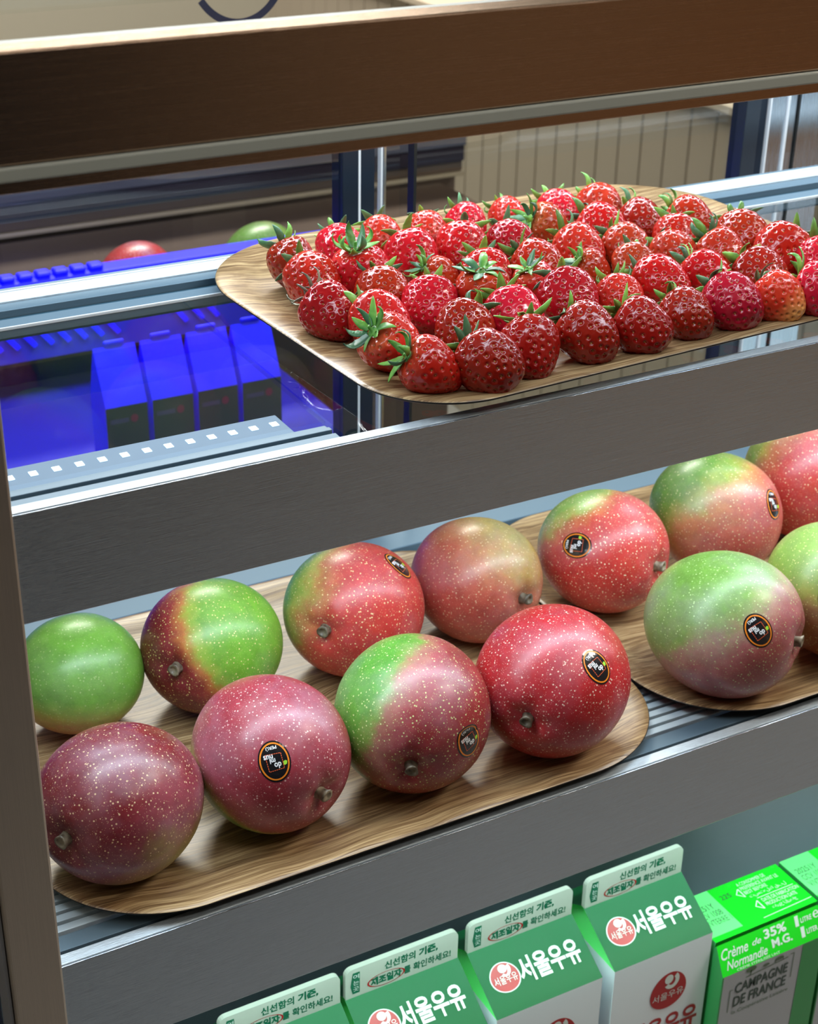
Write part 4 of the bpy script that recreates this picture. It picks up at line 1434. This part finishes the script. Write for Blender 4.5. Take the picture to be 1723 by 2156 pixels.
# ------------------------------------------------------------------ milk cartons
def carton(x0, label):
    W_, D_ = 0.0965, 0.0965
    y0 = 0.0216
    zb, ze, zf, zt = 0.3540, 0.5540, 0.5825, 0.6095
    ym = y0 + D_ / 2
    root = empty('milk_carton', (x0, y0, zb))
    tag(root, label, 'carton', 'milk cartons in a row under the lower shelf')
    O = Vector((x0, y0, zb))

    def P(x, y, z):
        return Vector((x, y, z)) - O
    x1 = x0 + W_
    i_ = 0.026
    vs = [P(x0, y0, zb), P(x1, y0, zb), P(x1, y0 + D_, zb), P(x0, y0 + D_, zb),
          P(x0, y0, ze), P(x1, y0, ze), P(x1, y0 + D_, ze), P(x0, y0 + D_, ze),
          P(x0, ym - .0015, zf), P(x1, ym - .0015, zf), P(x1, ym + .0015, zf), P(x0, ym + .0015, zf),
          P(x0 + i_, ym, zf), P(x1 - i_, ym, zf)]
    fs = [(0, 1, 5, 4), (1, 2, 6, 5), (2, 3, 7, 6), (3, 0, 4, 7), (3, 2, 1, 0),
          (4, 5, 9, 8), (6, 7, 11, 10), (7, 4, 12), (4, 8, 12), (11, 7, 12), (5, 6, 13), (9, 5, 13), (6, 10, 13), (8, 9, 13, 12), (10, 11, 12, 13)]
    mi = [0, 0, 0, 0, 0, 1, 1, 2, 0, 0, 2, 0, 0, 0, 0]
    from_py('body', vs, fs, [MAT['paper'], MAT['c_green'], MAT['x_lgreen']], root, mi=mi)
    # fin with rounded corners
    r = 0.006
    pts = [(x0 + .0005, zf - .0005), (x1 - .0005, zf - .0005)]
    for k in range(6):
        t = math.pi / 2 * k / 5
        pts.append((x1 - .0005 - r + r * math.cos(t), zt - r + r * math.sin(t)))
    for k in range(6):
        t = math.pi / 2 + math.pi / 2 * k / 5
        pts.append((x0 + .0005 + r + r * math.cos(t), zt - r + r * math.sin(t)))
    n = len(pts)
    vs = [P(a, ym - .0022, b) for a, b in pts] + [P(a, ym + .0022, b) for a, b in pts]
    fs = [tuple(range(n)), tuple(reversed(range(n, 2 * n)))] + [(k, k + n, (k + 1) % n + n, (k + 1) % n) for k in range(n)]
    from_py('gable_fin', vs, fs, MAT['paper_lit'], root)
    mats = [MAT['c_green_txt'], MAT['c_red'], MAT['c_white'], MAT['c_green']]
    # fin print
    F = Flat()
    F.text('신선함의', .34, .57, .27, .29, 0, bold=.03)
    F.text('기준,', .64, .55, .17, .32, 0, bold=.05)
    F.text('제조일자', .22, .13, .27, .30, 0, bold=.05)
    F.text('를 확인하세요!', .51, .14, .42, .28, 0, bold=.025)
    F.ring(.355, .28, .165, .23, .014, 1, rot=0.0)
    F.poly([(.045, .40), (.065, .86), (.125, .86), (.125, .12), (.065, .12)], 0)
    for k, ch in enumerate('여는곳'):
        F.text(ch, .068, .64 - k * .22, .05, .16, 2)
    hF = zt - zf
    F.build('fin_print', lambda u, v, l: P(x0 + u * W_, ym - .0024 - .0001 * l, zf + v * hF), mats, root)
    # roof print
    F = Flat()
    cx, cy = .215, .50
    F.ell(cx, cy, .135, .215, 2, egg=0.06)
    F.ell(cx, cy, .124, .200, 1, egg=0.06)
    F.ell(cx + .005, cy + .12, .038, .060, 2)
    F.ring(cx + .02, cy + .10, .055, .10, .030, 2, t0=-2.4, t1=0.6)
    F.text('서울우유', cx - .105, cy - .09, .21, .12, 2)
    F.text('서울우유', .345, .31, .575, .37, 2, bold=.028)
    nrm = Vector((0, -(zf - ze), (D_ / 2))).normalized()

    def roof(u, v, l):
        return P(x0 + u * W_, y0 + v * (D_ / 2 - .0015), ze + v * (zf - ze)) + nrm * (.0003 + .0001 * (l == 1) + .0002 * (l == 2))
    # keep the white backing oval under the red one
    F2m = F.m
    vm = {}
    for f, m_ in zip(F.f, F2m):
        for i in f:
            vm[i] = m_
    first = len(F.f[0])
    vs = []
    for i, (u, v) in enumerate(F.v):
        l = 0 if i < first else (1 if i < 2 * first else 2)
        vs.append(P(x0 + u * W_, y0 + v * (D_ / 2 - .0015), ze + v * (zf - ze)) + nrm * (.0003 + .00012 * l))
    from_py('roof_print', vs, F.f, mats, root, mi=F.m)
    # front print: large red egg mark and red lettering
    F = Flat()
    F.ell(.0565, -.0440, .0180, .0190, 1, egg=0.08)
    F.ring(.0590, -.0345, .0075, .0085, .0040, 2, t0=-2.6, t1=0.9)
    F.ell(.0560, -.0320, .0042, .0048, 2)
    F.text('서울우유', .0410, -.0530, .0310, .0080, 2)
    F.text('서울우유', .0200, -.0960, .0700, .0260, 1, bold=.028)
    fst = len(F.f[0])
    vs = [P(x0 + u, y0 - (.0003 if i < fst else .0005), ze + v) for i, (u, v) in enumerate(F.v)]
    from_py('front_print', vs, F.f, mats, root, mi=F.m)
    # OPEN tag on the folded side flap
    F = Flat()
    F.poly([(-.05, -.13), (-.05, .13), (.05, .19), (.95, .19), (1.05, .13), (1.05, -.13), (.95, -.19), (.05, -.19)], 3)
    F.text('OPEN', .05, -.11, .90, .22, 2, bold=.01)
    a = P(x0, y0, ze)
    b = P(x0, ym - .0015, zf)
    c = P(x0 + i_, ym, zf)
    ax = (b - a)
    nf = (b - a).cross(c - a).normalized()
    if nf.x > 0:
        nf = -nf
    inpl = nf.cross(ax).normalized()
    if inpl.dot(c - a) < 0:
        inpl = -inpl

    def flap(u, v, l):
        s = .62 - .34 * u
        return a + ax * s + inpl * (.0035 - v * .0115 + .001) + nf * (.0003 + (.0002 if l == 2 else 0))
    F.build('open_tag', flap, mats, root)
    return root


for i, (x, lb) in enumerate([(0.2985, 'milk carton farthest left, cut off at the bottom edge of the photo'),
                             (0.3985, 'milk carton second from the left with green roof'),
                             (0.5030, 'milk carton third from the left with green roof'),
                             (0.6112, 'rightmost milk carton, beside the bright green cream box, red mark on its white front')]):
    carton(x, lb)


# ------------------------------------------------------------------ cream boxes
def cream(x0, x1, label, printed):
    root = empty('cream_box', (x0, 0.0072, 0.354))
    tag(root, label, 'carton', 'green cream boxes under the lower shelf')
    O = Vector((x0, 0.0072, 0.354))

    def P(x, y, z):
        return Vector((x, y, z)) - O
    y0, y1, yb = 0.0072, 0.0205, 0.0740
    zb, ze, zt = 0.354, 0.5150, 0.5420
    g = 0.0012
    vs = [P(x0, y0, zb), P(x1, y0, zb), P(x1, yb, zb), P(x0, yb, zb),
          P(x0, y0, ze), P(x1, y0, ze), P(x1, y1 - g, zt - .003), P(x0, y1 - g, zt - .003),
          P(x1, y1, zt), P(x0, y1, zt), P(x1, yb, zt), P(x0, yb, zt), P(x1, y1 + .001, zt - .006), P(x0, y1 + .001, zt - .006)]
    fs = [(0, 1, 5, 4), (4, 5, 6, 7), (7, 6, 12, 13), (13, 12, 8, 9), (9, 8, 10, 11), (1, 2, 10, 8, 12, 6, 5), (3, 0, 4, 7, 13, 9, 11), (2, 3, 11, 10), (3, 2, 1, 0)]
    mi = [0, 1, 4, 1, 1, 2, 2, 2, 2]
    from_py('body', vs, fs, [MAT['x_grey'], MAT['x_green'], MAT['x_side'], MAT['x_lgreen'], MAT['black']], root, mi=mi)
    W_ = x1 - x0
    mats = [MAT['c_white'], MAT['x_lgreen'], MAT['x_dark'], MAT['x_side'], MAT['x_olive']]
    # top print
    F = Flat()
    F.poly([(.0, .10), (.30, .10), (.30, 1.0), (.0, 1.0)], 1)
    F.text('20251Y', .04, .62, .20, .12, 2)
    F.text('CCV 1008', .04, .46, .22, .12, 2)
    F.text('V/VTERRE 1', .04, .30, .25, .12, 2)
    F.text('225', .34, .70, .10, .10, 2)
    F.text('A CONSOMMER DE', .55, .84, .28, .075, 0)
    F.text('PREFERENCE AVANT LE', .55, .74, .37, .075, 0)
    F.text('BEST BEFORE', .55, .64, .22, .075, 0)
    F.text('تستهلك قبل', .56, .53, .36, .085, 0)
    F.line(.60, .49, .96, .49, .012, 0)
    F.text('DATE DE FABRICATION', .62, .38, .36, .075, 0)
    F.text('PRODUCTION DATE', .62, .28, .30, .075, 0)
    F.text('تاريخ الإنتاج', .64, .17, .24, .085, 0)
    for tx, ty in ((.48, .60), (.53, .25)):
        F.line(tx, ty + .10, tx + .05, ty + .20, .010, 0)
        F.line(tx, ty + .10, tx + .05, ty, .010, 0)
        F.line(tx + .05, ty, tx + .05, ty + .20, .010, 0)
    F.line(.50, .09, .99, .12, .010, 0)
    F.build('top_print', lambda u, v, l: P(x0 + u * W_, y1 + v * (yb - y1), zt + .0002 + (.0001 if l in (0, 2) else 0)), mats, root)
    # slanted front print
    F = Flat()
    F.text('Crème', .02, .50, .26, .34, 0, bold=.012, shear=.35)
    F.text('de', .32, .58, .09, .20, 0, bold=.01, shear=.35)
    F.text('Normandie', .05, .16, .40, .28, 0, bold=.012, shear=.35)
    F.text('35%', .44, .62, .22, .30, 0, bold=.03)
    F.text('M.G.', .50, .26, .20, .28, 0, bold=.03)
    F.text('CRÈME STÉRILISÉE UHT', .14, .03, .42, .10, 0)
    F.text('1', .75, .60, .035, .34, 0, bold=.03)
    F.text('LITRE', .805, .66, .11, .16, 0, bold=.02)
    F.text('℮', .93, .64, .06, .24, 0, bold=.02)
    F.text('1', .79, .20, .035, .34, 0, bold=.03)
    F.text('LITER', .845, .26, .11, .16, 0, bold=.02)
    n_ = Vector((0, -(zt - .003 - ze), (y1 - g - y0))).normalized()
    F.build('slope_print', lambda u, v, l: P(x0 + u * W_, y0 + v * (y1 - g - y0), ze + v * (zt - .003 - ze)) + n_ * .0003, mats, root)
    # front print (metres from the top left corner)
    F = Flat()
    F.poly([(.085, -.0), (.1075, -.0), (.1075, -.16), (.083, -.16)], 3)
    F.poly([(0, 0), (.0012, 0), (.0012, -.16), (0, -.16)], 3)
    F.text('CAMPAGNE', .0150, -.0240, .0560, .0110, 2, bold=.02)
    F.text('DE FRANCE', .0150, -.0385, .0560, .0115, 2, bold=.02)
    F.text('la Coopérative Laitière', .0150, -.0475, .0600, .0052, 4)
    F.line(.0100, -.0180, .0100, -.0420, .0007, 4)
    F.line(.0100, -.0180, .0130, -.0180, .0007, 4)
    F.line(.0760, -.0050, .0760, -.0320, .0007, 4)
    F.line(.0720, -.0050, .0760, -.0050, .0007, 4)
    F.line(.0250, -.0098, .0700, -.0070, .0008, 4)
    F.ell(.0300, -.0030, .0055, .0030, 4)
    F.line(.0300, -.0040, .0300, -.0098, .0010, 4)
    F.ell(.0600, -.0040, .0045, .0018, 4)
    F.line(.0560, -.0075, .0560, -.0040, .0008, 4)
    F.line(.0640, -.0070, .0640, -.0040, .0008, 4)
    F.ell(.0460, -.0052, .0035, .0014, 4)
    F.build('front_print', lambda u, v, l: P(x0 + u, y0 - .0003 - (.0001 if l != 3 else 0), ze + v), mats, root)
    return root


cream(0.7115, 0.8190, 'bright green cream box directly right of the milk cartons', True)
cream(0.8230, 0.9300, 'second green cream box, cut off at the right edge of the photo', True)


# ------------------------------------------------------------------ small stand-in cartons for reflected ones, blue light put into their colour
def stand_in_carton(x0, label):
    W_ = 0.0445
    y0, D_ = 0.72, 0.046
    zb, ze, zt = 0.7055, 0.7865, 0.842
    root = empty('small_carton', (x0, y0, zb))
    tag(root, label, 'carton', 'blue lit cartons on the rear counter')
    vs = [(0, 0, 0), (W_, 0, 0), (W_, D_, 0), (0, D_, 0), (0, 0, ze - zb), (W_, 0, ze - zb), (W_, D_ * .6, zt - zb), (0, D_ * .6, zt - zb), (W_, D_, ze - zb), (0, D_, ze - zb)]
    fs = [(0, 1, 5, 4), (4, 5, 6, 7), (7, 6, 8, 9), (1, 2, 8, 6, 5), (0, 4, 7, 9, 3), (2, 3, 9, 8), (3, 2, 1, 0)]
    from_py('body', vs, fs, [MAT['dim_green'], MAT['blue']], root, mi=[0, 1, 1, 1, 1, 1, 0])
    F = Flat()
    F.ell(.030, .066, .0040, .0045, 0)
    F.poly([(.004, .063), (.024, .063), (.024, .068), (.004, .068)], 1)
    F.build('front_print', lambda u, v, l: (u, -.0004, v), [MAT['dim_red'], MAT['dim_grey']], root)
    bm = bmesh.new()
    bm_box(bm, W_ * .25, W_ * .75, D_ * .56, D_ * .64, zt - zb, zt - zb + .006, .002)
    from_bm('fin', bm, MAT['blue'], root)


for k, lb in enumerate(['leftmost of the four blue lit cartons under the left glass', 'second from left of the four blue lit cartons under the left glass',
                        'third from left of the four blue lit cartons under the left glass', 'rightmost of the four blue lit cartons under the left glass']):
    stand_in_carton(0.4590 + k * 0.0500, lb)
